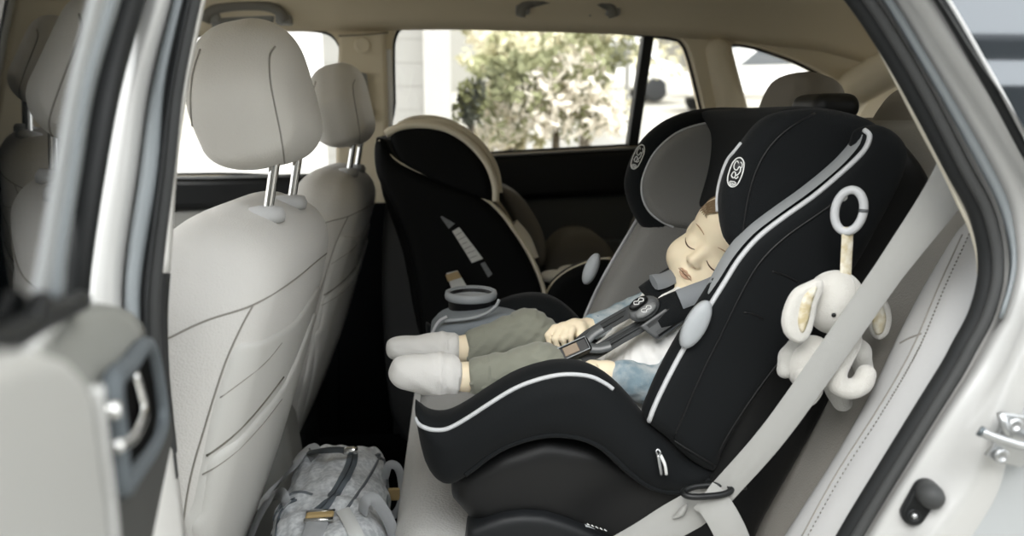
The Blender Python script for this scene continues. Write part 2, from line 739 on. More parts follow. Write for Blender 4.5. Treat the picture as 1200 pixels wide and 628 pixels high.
# ------------------------------------------------------------------ colours of the place
M_lining = mat('headliner_cloth', '#d8cdb4', 0.95, bump=('noise', 900, 0.25), spec=0.1)
M_beige = mat('seat_cloth_light', '#cccac6', 0.9, bump=('cells', 420, 0.35), spec=0.15, sheen=0.2)
M_vinyl = mat('seat_vinyl_light', '#bcbcbc', 0.62, bump=('noise', 500, 0.15), spec=0.3)
M_seam = mat('seam_thread', '#8d8a84', 0.9)
M_greytrim = mat('grey_plastic', '#8a8a86', 0.6)
M_darktrim = mat('charcoal_plastic', '#2a2b2c', 0.5, spec=0.35)
M_black = mat('black_plastic', '#101213', 0.42, spec=0.35)
M_rubber = mat('black_rubber', '#181a1b', 0.55, spec=0.35)
M_rubber_g = mat('worn_rubber', '#3a3b3b', 0.6, spec=0.3)
M_carpet = mat('black_carpet', '#0d0e0f', 0.98, bump=('noise', 600, 0.6), spec=0.05)
M_silver = mat('silver_paint', '#b6b6b4', 0.35, metal=0.15, spec=0.5, coat=0.4)
M_silver2 = mat('silver_paint_matt', '#a4a7a8', 0.45, metal=0.15, coat=0.2)
M_chrome = mat('chrome', '#dcdcda', 0.12, metal=1.0)
M_steel = mat('zinc_steel', '#b8babb', 0.32, metal=0.9, bump=('noise', 300, 0.2))
M_white = mat('white_trim', '#e4e3df', 0.55)
M_glass = glass_mat('window_glass')
M_tint = glass_mat('tinted_glass', (0.09, 0.10, 0.11), 1.6)

YF = 1.48        # inner face of the far side of the car

# ------------------------------------------------------------------ far side of the car, with its windows
def rnd(pts, n=5):
    return [tuple(p) for p in catmull([Vector((x, z, 0)) for x, z in pts], n, True)]
win_front = [(399, 70), (396, 50), (381, 36), (345, 32), (280, 33), (210, 42), (100, 64), (-40, 110), (-130, 150), (-130, 205), (100, 207), (250, 206), (385, 203), (392, 140)]
win_rear = [(459, 60), (461, 42), (467, 32), (480, 27.5), (530, 27), (600, 28), (680, 32), (740, 37), (790, 43), (803, 49), (811, 66), (821, 105), (829, 140), (833, 166), (735, 172), (590, 180), (462, 186), (460, 120)]
win_quarter = [(858, 56), (863, 51), (880, 52), (905, 59), (940, 72), (974, 90), (984, 99), (985, 107), (978, 118), (962, 140), (880, 145), (872, 118), (864, 86)]
def to_xz(pts, Y=YF):
    return [tuple(v[:2]) for v in catmull([Vector((q.x, q.z, 0)) for q in (W(a, b, Y) for a, b in pts)], 5, True)]
H1, H2, H3 = to_xz(win_front), to_xz(win_rear), to_xz(win_quarter)
outer = [(-2.3, 0.2), (1.9, 0.2), (1.9, 1.0), (1.62, 1.25), (1.30, 1.43), (1.0, 1.505), (0.3, 1.53), (-0.6, 1.52), (-1.05, 1.46), (-1.6, 1.18), (-2.3, 1.02)]
o = struct(holed_slab('wall_far', outer, [H1, H2, H3], YF, YF + 0.07, [M_lining]))
bevel(o, 0.006, 2)

for i, H in enumerate((H1, H2, H3)):
    P = [Vector((x, YF + 0.045, z)) for x, z in H]
    c = sum(P, Vector()) / len(P)
    o = struct(prism('window_%d' % (i + 1), [c + (p - c) * 1.01 for p in P], (0, 0.004, 0), [M_glass]))
    fr = tube('window_seal', [p + Vector((0, -0.012, 0)) for p in P], 0.007, [M_rubber], o, 6, True)
# the black bar that splits the rear door window
a = [(755, 42), (767, 43), (748, 173), (736, 174)]
prism('window_bar', [W(x, y, YF + 0.01) for x, y in a], (0, 0.045, 0), [M_black], bpy.data.objects['window_2'], 0.003, 2)
# lit edge beside the rear door window, its light painted as a white strip
tube('lit_reveal', [W(x, y, YF - 0.004) for x, y in ((455, 58), (457, 110), (457, 188))], 0.0075, [M_white], bpy.data.objects['window_2'], 8)

# door trims under the windows
o = struct(prism('trim_1', [Vector((x, YF - 0.045, z)) for x, z in
    XZ([(463, 186), (590, 181), (735, 173), (850, 166), (1000, 160), (1000, 222), (850, 222), (735, 226), (590, 234), (455, 240)], YF)], (0, 0.06, 0), [M_black], bev=0.018, seg=4))
prism('lower_trim', [Vector((x, YF - 0.02, z)) for x, z in
    XZ([(440, 238), (590, 232), (850, 220), (1000, 220), (1000, 640), (440, 640)], YF)], (0, 0.03, 0), [mat('door_lower_grey', '#4a4d4e', 0.7)], o, 0.008)
rest = prism('armrest', [Vector((x, YF - 0.075, z)) for x, z in
    XZ([(560, 288), (640, 280), (850, 276), (850, 310), (640, 318), (560, 322)], YF)], (0, 0.08, 0), [MATS['door_lower_grey']], o, 0.012)
tube('chrome_belt', [W(x, y, YF - 0.046) for x, y in ((470, 187), (590, 182), (735, 174), (850, 167))], 0.003, [mat('belt_strip', '#8b8d8e', 0.4)], o, 6)
o = struct(prism('trim_2', [Vector((x, YF - 0.05, z)) for x, z in
    XZ([(-150, 208), (100, 208), (250, 207), (400, 203), (400, 238), (250, 243), (100, 250), (-150, 260)], YF)], (0, 0.06, 0), [M_black], bev=0.018, seg=4))
prism('lower_trim', [Vector((x, YF - 0.03, z)) for x, z in
    XZ([(-150, 255), (100, 250), (250, 243), (400, 240), (400, 300), (-150, 320)], YF)], (0, 0.04, 0), [M_greytrim], o, 0.01)
tube('chrome_belt', [W(x, y, YF - 0.05) for x, y in ((-150, 209), (100, 209), (250, 208), (400, 204))], 0.004, [MATS['belt_strip']], o, 6)

# the far B pillar: a padded cover, a round cap and a seat belt height slide
o = struct(prism('trim_3', [Vector((x, YF - 0.02, z)) for x, z in
    XZ([(398, 42), (420, 38), (452, 36), (455, 110), (456, 240), (395, 240), (394, 150)], YF)], (0, 0.04, 0), [M_lining], bev=0.012, seg=4))
tube('panel_joint', [W(x, y, YF - 0.021) for x, y in ((397, 42), (425, 41), (455, 38))], 0.0018, [mat('joint_line', '#6d6658', 0.9)], o, 6)
g = G()
g.add(*lathe_geo([(0.021, 0.0), (0.021, 0.003), (0.017, 0.005), (0.015, 0.0045), (0, 0.004)], W(425, 53, YF - 0.02), (0, -1, 0), 24))
g.build('screw_cap', [M_lining], o)
adj = tag(prism('belt_height_slide', [Vector((x, YF - 0.035, z)) for x, z in
    XZ([(414, 88), (420, 85), (431, 87), (433, 108), (430, 122), (437, 126), (438, 138), (430, 142), (421, 138), (414, 130)], YF)], (0, 0.016, 0), [M_greytrim], bev=0.003),
    'grey seat belt height slide on the far pillar behind the headrest', 'seat belt slide')
g = G()
g.add(*lathe_geo([(0.012, 0), (0.012, 0.006), (0.008, 0.010), (0, 0.011)], W(428, 132, YF - 0.035), (0, -1, 0), 16))
g.build('guide_loop', [mat('guide_cream', '#c9c2ae', 0.5)], adj)

# ------------------------------------------------------------------ roof lining, floor, ends
rows = []
prof = [(YF + 0.02, -0.03), (YF - 0.005, 0.0), (YF - 0.07, 0.055), (YF - 0.20, 0.09), (1.0, 0.105), (0.7, 0.11), (0.4, 0.10), (0.2, 0.075), (0.08, 0.035), (0.03, -0.02)]
def roofline(x):
    xs = [-2.3, -1.6, -1.05, -0.6, 0.0, 0.45, 0.75, 1.0, 1.3, 1.62, 1.9]
    zs = [1.0, 1.15, 1.42, 1.465, 1.478, 1.47, 1.455, 1.43, 1.36, 1.2, 0.98]
    return float(np.interp(x, xs, zs))
xs_ = [-0.95, -0.8, -0.5, -0.25, 0, 0.25, 0.5, 0.7, 0.85, 1.0, 1.15, 1.3, 1.4]
rails = []
for y, dz in prof:
    rails.append([Vector((x, y, roofline(x) + dz)) for x in xs_])
o = struct(loft('ceiling', rails, [M_lining], None, 40, 0.03, True, None, 1))
# roof skin over the near door, so that daylight only comes in through the openings
o = struct(mesh('floor', *box_geo((-0.2, 0.72, 0.30), (2.0, 0.80, 0.03)), [M_carpet], None, False))
o = struct(mesh('wall_front', *box_geo((-1.75, 0.72, 0.62), (0.25, 0.78, 0.40)), [M_black], None, False))
bevel(o, 0.08, 4)
o = struct(mesh('wall_rear', *box_geo((1.75, 0.72, 0.60), (0.04, 0.78, 0.40)), [M_darktrim], None, False))
# near side of the body ahead of and behind the doorway (outside the frame except for its edges)
near = holed_slab('wall_near', [(-2.3, 0.15), (1.9, 0.15), (1.9, 1.0), (1.62, 1.25), (1.30, 1.40), (1.0, 1.475), (0.3, 1.50), (-0.6, 1.49), (-1.05, 1.43), (-1.6, 1.18), (-2.3, 1.0)],
    [[(-1.45, 1.05), (-0.38, 1.08), (-0.36, 1.40), (-0.9, 1.40)],
     [(-0.31, 0.36), (0.20, 0.36), (0.30, 0.56), (0.46, 0.80), (0.53, 1.0), (0.52, 1.12), (0.40, 1.36), (0.3, 1.45), (-0.22, 1.45), (-0.30, 0.9)],
     [(0.66, 1.08), (1.15, 1.10), (1.0, 1.36), (0.55, 1.38)]], 0.035, 0.065, [M_silver])
struct(near)

# C and D pillar covers on the far side, softly rounded
f = union([cap(W(842, 60, YF - 0.0), W(868, 175, YF - 0.0), 0.035, 0.045)], 0.006)
o = struct(f.build('trim_4', [M_lining]))
f = union([cap(W(1000, 105, YF + 0.01), W(960, 175, YF + 0.01), 0.045, 0.06), cap(W(1000, 105, YF), W(1075, 60, 1.2), 0.05, 0.05)], 0.008, 0.02)
o = struct(f.build('trim_5', [M_lining]))

# grab handles over the far windows
def grab(name, pts, Y, label, hooks):
    t = thing(name, label, 'grab handle', W(*pts[0], Y))
    P = catmull([W(x, y, Y) for x, y in pts], 6)
    tube('grip', P, 0.0125, [mat('handle_grey', '#6f6d66', 0.6)], t, 10)
    for h in hooks:
        q = W(*h, Y)
        g = G()
        g.add(*box_geo(q + Vector((0, 0.02, 0.0)), (0.018, 0.022, 0.012)))
        bevel(g.build('mount', [M_greytrim], t), 0.005)
    return t
grab('grab_handle', [(240, 26), (244, 16), (258, 9), (285, 6), (312, 7), (328, 14), (335, 25)], YF - 0.06, 'grey grab handle above the front passenger window behind the headrest', [(247, 20), (331, 22)])
tb = bpy.data.objects['grab_handle']
prism('backing_plate', [Vector((x, YF - 0.035, z)) for x, z in XZ([(247, 20), (300, 12), (322, 18), (318, 27), (248, 36)], YF - 0.035)], (0, 0.03, 0), [M_greytrim], tb, 0.004)
grab('grab_handle.001', [(610, 19), (613, 8), (626, 2), (650, -1), (685, -1), (705, 3), (716, 9), (719, 20)], YF - 0.06, 'grey grab handle above the rear door window', [(613, 10), (719, 12)])
tb = bpy.data.objects['grab_handle.001']
g = G()
g.add(*lathe_geo([(0.012, 0), (0.012, 0.012), (0.006, 0.016), (0, 0.016)], W(691, 13, YF - 0.03), (0, -1, -0.2), 16))
g.build('coat_hook', [mat('handle_grey', '#6f6d66', 0.6)], tb)

prism('backing_plate', [Vector((x, YF - 0.03, z)) for x, z in XZ([(620, 19), (626, 9), (650, 5), (690, 5), (706, 9), (712, 20), (690, 22), (640, 21)], YF - 0.03)], (0, 0.03, 0), [M_greytrim], tb, 0.004)

struct(prism('trim_14', [Vector((x, YF - 0.026, z)) for x, z in XZ([(392, 238), (462, 236), (462, 640), (392, 640)], YF)], (0, 0.04, 0), [M_carpet], bev=0.01))

prism('kick_panel', [Vector((x, YF - 0.028, z)) for x, z in XZ([(-150, 322), (400, 302), (400, 640), (-150, 640)], YF)], (0, 0.04, 0), [M_carpet], bpy.data.objects['trim_2'], 0.006)
# ------------------------------------------------------------------ outside, beyond the far windows
def gz(y):
    return 0.0 if y < 1.5 else 0.085 * (y - 1.5)
M_ground = mat('pale_paving', '#bdbbb5', 0.9, var=(1.3, '#b1afa8'))
M_road = mat('road', '#b3b0a6', 0.9, var=(0.6, '#a39f92'))
M_lawn = mat('lawn', '#9d9671', 0.95, var=(3.0, '#7f7e58'))
g = G()
g.add([(-40, -40, 0), (60, -40, 0), (60, 1.5, 0), (-40, 1.5, 0), (60, 12, gz(12)), (-40, 12, gz(12))], [(0, 1, 2, 3), (3, 2, 4, 5)])
struct(g.build('ground', [M_ground], None, False))
g = G()
g.add([(-40, 12, gz(12)), (60, 12, gz(12)), (60, 26, gz(26)), (-40, 26, gz(26))], [(0, 1, 2, 3)])
struct(g.build('street', [M_road], None, False))
g = G()
g.add([(-40, 26, gz(26)), (60, 26, gz(26)), (80, 60, gz(26) + 0.6), (-60, 60, gz(26) + 0.6)], [(0, 1, 2, 3)])
struct(g.build('far_lawn', [M_lawn], None, False))

M_siding = mat('siding', '#9a9994', 0.8)
M_post = mat('white_paint', '#b5b3ad', 0.6)
h = thing('house', 'pale grey sided house with a white corner post beyond the far window', 'house', (-0.6, 3.6, 0.1))
x0, x1 = W(380, 100, 3.4).x, W(497, 100, 3.4).x
g = G()
for k in range(26):
    z = 0.1 + k * 0.115
    g.add([(x0, 3.40, z), (x1, 3.40, z), (x1, 3.402, z + 0.115), (x0, 3.402, z + 0.115)], [(0, 1, 2, 3)])
g.add(*box_geo(((x0 + x1) / 2, 4.93, 1.6), ((x1 - x0) / 2, 1.5, 1.5)))
g.build('siding_wall', [M_siding], h, False)
x2 = W(529, 100, 3.4).x
g = G()
g.add(*box_geo(((x1 + x2) / 2, 3.40, 1.6), ((x2 - x1) / 2, 0.07, 1.5)))
bevel(g.build('corner_post', [M_post], h, False), 0.01)
g = G()
g.add(*box_geo(((x0 + x2) / 2, 3.55, 3.15), ((x2 - x0) / 2 + 0.2, 0.4, 0.07)))
g.build('eave', [M_post], h, False)
# a second white house across the street
def far_house(x, y, wd, ht, label, col):
    z = gz(min(y, 26))
    t = thing('house', label, 'house', (x, y, z))
    g = G(); g.add(*box_geo((x, y, z + ht / 2), (wd / 2, 2.5, ht / 2))); g.build('wall', [mat('far_wall_' + col, '#' + col, 0.8)], t, False)
    g = G(); g.add([(x - wd / 2 - .3, y - 2.8, z + ht), (x + wd / 2 + .3, y - 2.8, z + ht), (x + wd / 2 + .3, y, z + ht + 1.3), (x - wd / 2 - .3, y, z + ht + 1.3), (x + wd / 2 + .3, y + 2.8, z + ht), (x - wd / 2 - .3, y + 2.8, z + ht)], [(0, 1, 2, 3), (3, 2, 4, 5), (0, 3, 5), (1, 4, 2)])
    g.build('roof', [mat('roof_grey', '#a5a29a', 0.9)], t, False)
    for k in range(3):
        g = G(); g.add(*box_geo((x - wd * 0.3 + k * wd * 0.3, y - 2.5, z + ht * 0.55), (wd * 0.06, 0.04, ht * 0.2)))
        g.build('window', [mat('far_pane', '#8c8f8e', 0.3)], t, False)
far_house(1.6, 31, 7, 3.2, 'white house across the street behind the bushes', '8f8d86')
far_house(13.5, 33, 8, 3.0, 'pale house across the street seen past the window bar', '94918a')

def leaves(n, c, r, size, seed, flat=0.0):
    q = np.random.default_rng(seed)
    V, F = [], []
    lobes = [(q.normal(0, 0.45, 3) * np.array(r), q.uniform(0.35, 0.6)) for _ in range(9)]
    for i in range(n):
        off, s = lobes[q.integers(len(lobes))]
        d = q.normal(size=3); d /= np.linalg.norm(d)
        p = np.array(c) + off + d * np.array(r) * s * q.uniform(0.6, 1.0)
        a = q.normal(size=3); a /= np.linalg.norm(a)
        b = np.cross(a, q.normal(size=3)); b /= np.linalg.norm(b)
        u = size * q.uniform(0.6, 1.3)
        k = len(V)
        V += [p - a * u, p + b * u * 0.45, p + a * u, p - b * u * 0.45]
        F.append((k, k + 1, k + 2, k + 3))
    return V, F
def plant(name, label, cat, px, py, Y, r, n, size, cols, seed, group=None, trunk=0.04):
    c = W(px, py, Y)
    z = gz(Y)
    t = thing(name, label, cat, (c.x, Y, z), group)
    tube('trunk', [Vector((c.x, Y, z - 0.05)), Vector((c.x + 0.02, Y, (z + c.z) / 2)), Vector((c.x, Y, c.z))], [trunk, trunk * 0.8, trunk * 0.4], [mat('bark', '#5e5648', 0.9)], t, 8)
    for i, (nm, col, frac) in enumerate(cols):
        V, F = leaves(int(n * frac), c, r, size, seed + i)
        mesh(nm, V, F, [mat('leaf_' + col, '#' + col, 0.7)], t, False)
    return t
plant('flowering_bush', 'pale pink flowering bush in the middle of the rear door window', 'bush', 650, 116, 4.2, (0.40, 0.3, 0.36), 2600, 0.04,
      [('foliage', '8b8d68', 0.50), ('blossom', 'ece5d6', 0.50)], 11)
plant('flowering_bush', 'low pale bush beside the white corner post', 'bush', 597, 140, 5.6, (0.26, 0.25, 0.24), 1400, 0.04,
      [('foliage', '94906a', 0.5), ('blossom', 'd8cfb4', 0.5)], 21)
plant('shrub', 'dark green shrub against the white corner post', 'bush', 551, 125, 3.68, (0.085, 0.07, 0.11), 900, 0.025, [('foliage', '4c4f42', 0.6), ('leaf_tips', '77794f', 0.4)], 31)
plant('tree', 'olive green tree with loose crown behind the flowering bush', 'tree', 600, 72, 9.6, (0.5, 0.6, 0.30), 1600, 0.07, [('foliage', '96976f', 0.7), ('leaf_tips', 'c2bd9c', 0.3)], 41, None, 0.08)
plant('tree', 'darker tree left of the window bar', 'tree', 687, 62, 11.0, (0.75, 0.7, 0.65), 2400, 0.08, [('foliage', '82835f', 0.65), ('leaf_tips', 'c9c3a4', 0.35)], 51, None, 0.09)
plant('tree', 'tall pale tree at the top of the rear door window', 'tree', 640, 35, 14.0, (1.6, 0.9, 0.55), 2600, 0.10, [('foliage', 'a09d7c', 0.6), ('leaf_tips', 'cfc8ae', 0.4)], 61, None, 0.1)
plant('shrub', 'small round shrub just past the window bar across the street', 'bush', 785, 97, 24.0, (0.5, 0.4, 0.3), 700, 0.09, [('foliage', '7c7f66', 1.0)], 71)
# lamp post by the street
px0 = W(735, 90, 15)
tag(tube('utility_post', [Vector((px0.x, 15, gz(15) - 0.1)), Vector((px0.x, 15, 5.2))], 0.06, [mat('post_grey', '#9b9a95', 0.8)], None, 10), 'thin grey utility post beside the street left of the window bar', 'post')

def parked_car(x, y, label, col, flip=1):
    z = gz(y)
    t = thing('parked_car', label, 'car', (x, y, z), 'cars parked across the street')
    prof = [(-2.1, .35), (-2.15, .75), (-1.95, .92), (-1.1, 1.0), (-0.55, 1.42), (0.0, 1.5), (0.9, 1.48), (1.5, 1.1), (2.0, 1.0), (2.1, .6), (2.05, .35)]
    P = [Vector((x + flip * a, y - 0.85, z + b)) for a, b in prof]
    prism('body', P, (0, 1.7, 0), [mat('car_' + col, '#' + col, 0.35, coat=0.5)], t, 0.12, 4)
    gp = [(-0.95, 1.02), (-0.5, 1.38), (0.05, 1.43), (0.8, 1.42), (1.3, 1.08)]
    prism('side_window', [Vector((x + flip * a, y - 0.87, z + b)) for a, b in gp], (0, 0.03, 0), [mat('car_pane', '#4a4d4e', 0.15)], t)
    for s in (-1.3, 1.3):
        for yy in (-0.8, 0.8):
            g = G(); g.add(*lathe_geo([(0.2, -0.11), (0.31, -0.10), (0.33, 0), (0.31, 0.10), (0.2, 0.11)], (x + s, y + yy, z + 0.33), (0, 1, 0), 20))
            g.build('wheel', [M_rubber], t)
    return t
parked_car(W(705, 100, 21).x, 21, 'white car parked across the street left of the window bar', 'e6e4de')
parked_car(W(880, 100, 29).x, 29, 'pale silver car parked across the street behind the far pillar', 'c4c3be', -1)
parked_car(W(905, 95, 17).x, 17.5, 'white car seen through the rear side window', 'e0ded8')

# unseen house front added behind the camera to block low sky; mirrored in glass
sky_blocker = thing('house', 'grey house front out of view, added behind the camera to block low sky', 'house', (0.5, -4.2, 0))
g = G(); g.add(*box_geo((0.5, -4.7, 1.5), (7.5, 0.5, 1.5))); g.build('wall', [mat('blocker_grey', '#6d6f70', 0.8)], sky_blocker, False)
g = G(); g.add([(-7.5, -3.7, 2.95), (8.5, -3.7, 2.95), (8.5, -6.5, 4.4), (-7.5, -6.5, 4.4)], [(0, 1, 2, 3)])
solidify(g.build('roof', [mat('blocker_slate', '#5c5e60', 0.8)], sky_blocker, False), 0.12)
g = G(); g.add(*box_geo((2.6, -4.18, 1.05), (1.2, 0.03, 1.05))); g.build('blocker_door', [mat('blocker_white', '#a9a9a6', 0.6)], sky_blocker, False)

# ------------------------------------------------------------------ near doorway: pillar, body edge, rubber seals
LEAN = Vector((0, 1, -0.18))
def lean(px, py, Y0):
    p = WP(px, py, Vector((0, Y0, 1.1)), LEAN)
    return p if p.z > 1.05 else W(px, py, Y0 - 0.009)
def ext(pts, dy=110):
    """carries a line that leaves the top of the doorway on upwards."""
    (a, b), (c, e) = pts[0], pts[1]
    if b >= 0:
        return list(pts)
    k = dy / max(1.0, abs(b - e))
    return [(a + (a - c) * k, b - dy)] + list(pts)
def rail(pts, Y, n=6):
    pts = ext(pts)
    if not isinstance(Y, (list, tuple)):
        Y = [Y] * len(pts)
    return catmull([lean(a, b, y) for (a, b), y in zip(pts, Y)], n)

# centre pillar on the left
pil = [
    rail([(150, -60), (138, 0), (112, 100), (94, 200), (80, 300), (74, 360), (70, 450), (70, 560), (70, 700)], 0.05),
    rail([(180, -60), (165, 0), (138, 100), (119, 200), (103, 300), (97, 356), (92, 450), (94, 560), (98, 700)], -0.01),
    rail([(196, -60), (181, 0), (152, 100), (134, 200), (118, 300), (113, 356), (110, 450), (115, 560), (122, 700)], -0.022),
    rail([(205, -60), (190, 0), (160, 100), (145, 200), (131, 300), (127, 360), (130, 450), (150, 530), (170, 700)], -0.02),
    rail([(212, -60), (197, 0), (169, 100), (155, 200), (140, 300), (137, 362), (144, 450), (168, 530), (190, 700)], -0.012),
    rail([(217, -60), (203, 0), (177, 100), (163, 200), (148, 300), (145, 364), (152, 450), (178, 530), (205, 700)], -0.004),
    rail([(222, -60), (207, 0), (182, 100), (168, 200), (152, 300), (149, 364), (158, 450), (184, 530), (212, 700)], 0.018),
    rail([(230, -60), (216, 0), (194, 100), (186, 200), (170, 300), (164, 364), (172, 450), (192, 530), (218, 700)], 0.022),
    rail([(246, -60), (232, 0), (213, 100), (200, 200), (187, 300), (183, 364), (184, 450), (198, 530), (222, 700)], 0.03)]
struct(loft('wall_near_pillar', pil, [M_silver], None, 40, 0.0))
M_recess_shade = mat('recess_shade_grey', '#7d8386', 0.6)  # shade on the silver paint, put into the colour of separate strips
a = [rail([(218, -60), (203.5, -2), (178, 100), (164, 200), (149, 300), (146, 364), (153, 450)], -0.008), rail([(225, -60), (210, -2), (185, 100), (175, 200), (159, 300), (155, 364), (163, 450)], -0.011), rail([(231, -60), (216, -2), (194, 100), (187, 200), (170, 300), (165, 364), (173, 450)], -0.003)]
struct(loft('trim_12', a, [M_recess_shade], None, 40, 0.003))  # painted shade of the pillar recess
s1 = struct(tube('trim_6', rail([(239, -60), (224, 0), (204, 100), (193, 200), (181, 300), (176, 364), (180, 430), (192, 510), (198, 560)], 0.008), 0.0075, [M_rubber_g], None, 10))
tube('seal_bead', rail([(232, -60), (217, 0), (197, 100), (187, 200), (174, 300), (168, 364), (172, 430), (185, 510)], 0.002), 0.0035, [M_rubber], s1, 8)
tube('seal_lip', rail([(236, -60), (221, 0), (201, 100), (190, 200), (177, 300), (172, 364), (176, 430), (188, 510)], -0.004), 0.0022, [M_rubber], s1, 6)
a = [rail([(247, -60), (232, -2), (215, 75), (203, 150), (196, 210), (187, 320)], 0.02), rail([(252, -60), (238, -2), (221, 75), (209, 150), (202, 210), (194, 320)], 0.026), rail([(256, -60), (242, -2), (226, 75), (213, 150), (207, 210), (200, 319)], 0.045)]
struct(loft('trim_7', a, [M_white], None, 24, 0.004))
a = [rail([(187, 321), (185, 370), (189, 440), (200, 530)], 0.02), rail([(200, 320), (197, 370), (199, 440), (208, 530)], 0.035)]
struct(loft('trim_8', a, [M_darktrim], None, 20, 0.004))

# the rear edge of the doorway: beige lining edge, rubber seal, painted flange, body
trimE = [(960, -40), (994, -2), (1015, 25), (1040, 72), (1080, 149), (1107, 200), (1124, 236), (1139, 268), (1147, 298), (1149, 321)]
o = struct(tube('trim_9', rail(trimE, 0.022), 0.0028, [mat('lining_edge', '#c3bdad', 0.7)], None, 8))
sealC = [(972, -40), (1008, 0), (1050, 64), (1084, 124), (1124, 200), (1146, 240), (1157, 275), (1161, 305), (1159, 335), (1148, 372), (1130, 406), (1116, 432), (1086, 480), (1044, 548), (1003, 615), (960, 690)]
s2 = struct(tube('trim_10', rail(sealC, 0.012), 0.0098, [M_rubber], None, 12))
tube('seal_lip', rail([(982, -40), (1018, 0), (1059, 64), (1093, 124), (1132, 200), (1154, 240), (1165, 275), (1169, 305), (1167, 335), (1156, 372), (1138, 406), (1124, 432), (1094, 480), (1052, 548), (1011, 615), (968, 690)], -0.002), 0.0045, [M_rubber_g], s2, 8)
def shift(pts, d):
    return [(a + dx, b) for (a, b), dx in zip(pts, d)]
body = [
    rail([(985, -40), (1022, 0), (1063, 64), (1097, 124), (1138, 200), (1160, 240), (1171, 275), (1175, 305), (1173, 335), (1161, 372), (1143, 406), (1129, 432), (1099, 480), (1057, 548), (1015, 615), (972, 690)], 0.014),
    rail([(1000, -40), (1034, 0), (1073, 64), (1108, 124), (1150, 200), (1170, 240), (1180, 275), (1184, 305), (1181, 335), (1170, 372), (1152, 406), (1138, 432), (1107, 480), (1064, 548), (1022, 615), (979, 690)], 0.016),
    rail([(1012, -40), (1047, 0), (1086, 64), (1122, 124), (1166, 200), (1184, 240), (1191, 275), (1193, 305), (1188, 335), (1177, 372), (1159, 406), (1144, 432), (1113, 480), (1070, 548), (1028, 615), (985, 690)], -0.004),
    rail([(1020, -40), (1055, 0), (1095, 64), (1133, 124), (1178, 200), (1197, 240), (1203, 275), (1204, 305), (1198, 335), (1186, 372), (1168, 406), (1153, 432), (1122, 480), (1080, 548), (1039, 615), (996, 690)], -0.008),
    rail([(1030, -40), (1064, 0), (1106, 64), (1146, 124), (1194, 200), (1214, 240), (1221, 275), (1221, 305), (1213, 335), (1202, 372), (1188, 406), (1176, 432), (1142, 486), (1112, 552), (1068, 622), (1030, 690)], -0.016),
    rail([(1046, -40), (1080, 0), (1121, 64), (1162, 124), (1211, 200), (1234, 245), (1243, 285), (1240, 320), (1226, 350), (1210, 385), (1196, 410), (1184, 434), (1153, 506), (1134, 566), (1084, 630), (1045, 690)], -0.034),
    rail([(1060, -40), (1094, 0), (1134, 64), (1174, 124), (1222, 200), (1248, 245), (1257, 285), (1254, 320), (1240, 352), (1224, 388), (1208, 415), (1196, 438), (1166, 510), (1147, 572), (1098, 638), (1060, 700)], -0.036),
    rail([(1064, -40), (1097, 0), (1138, 64), (1178, 124), (1226, 200), (1262, 250), (1275, 290), (1275, 325), (1262, 360), (1246, 395), (1228, 420), (1212, 448), (1186, 516), (1168, 580), (1125, 650), (1090, 710)], -0.030),
]
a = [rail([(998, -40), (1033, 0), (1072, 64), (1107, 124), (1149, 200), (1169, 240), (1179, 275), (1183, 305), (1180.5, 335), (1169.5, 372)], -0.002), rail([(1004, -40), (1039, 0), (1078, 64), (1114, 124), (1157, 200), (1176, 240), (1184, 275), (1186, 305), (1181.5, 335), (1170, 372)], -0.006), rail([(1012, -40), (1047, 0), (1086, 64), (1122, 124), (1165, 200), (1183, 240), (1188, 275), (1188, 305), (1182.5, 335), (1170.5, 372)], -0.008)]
struct(loft('trim_13', a, [M_recess_shade], None, 40, 0.003))  # painted shade along the recess behind the rear seal
bo = struct(loft('wall_near_body', body, [M_silver], None, 90, 0.0))
# outer skin beside the flange, down to the wheel arch
outer_ = [
    rail([(1064, -40), (1097, 0), (1138, 64), (1178, 124), (1226, 200), (1262, 250), (1275, 290), (1275, 325), (1262, 360), (1246, 395), (1228, 420), (1212, 448), (1186, 516), (1168, 580), (1125, 650), (1090, 710)], -0.030),
    rail([(1066, -40), (1100, 0), (1140, 64), (1181, 124), (1229, 200), (1275, 255), (1300, 300), (1300, 330), (1290, 370), (1270, 400), (1255, 430), (1240, 455), (1215, 525), (1200, 590), (1165, 650), (1150, 710)], -0.038),
    rail([(1068, -40), (1102, 0), (1143, 64), (1184, 124), (1233, 200), (1290, 262), (1360, 310), (1400, 340), (1400, 380), (1400, 420), (1400, 450), (1400, 480), (1400, 540), (1400, 600), (1400, 660), (1400, 720)], -0.06)]
struct(loft('wall_near_quarter', outer_, [M_silver2], None, 90, 0.0))
# rubber moulding, bright strip and glass of the near rear side window
m_ = [(1072, -40), (1103, 0), (1147, 76), (1174, 124), (1205, 182), (1240, 240)]
s3 = struct(tube('trim_11', rail(m_, -0.040), 0.0042, [M_rubber], None, 10))
tube('bright_strip', rail([(a + 8, b) for a, b in m_], -0.044), 0.0017, [M_silver], s3, 8)
gl = [(1076, -50), (1113, 0), (1157, 76), (1184, 124), (1215, 182), (1262, 262), (1500, 262), (1500, -50)]
o = struct(prism('window_4', [lean(a, b, -0.038) for a, b in gl], (0, 0.004, 0), [mat('side_glass', '#3c4247', 0.03, spec=1.0, coat=1.0, metal=0.55)]))

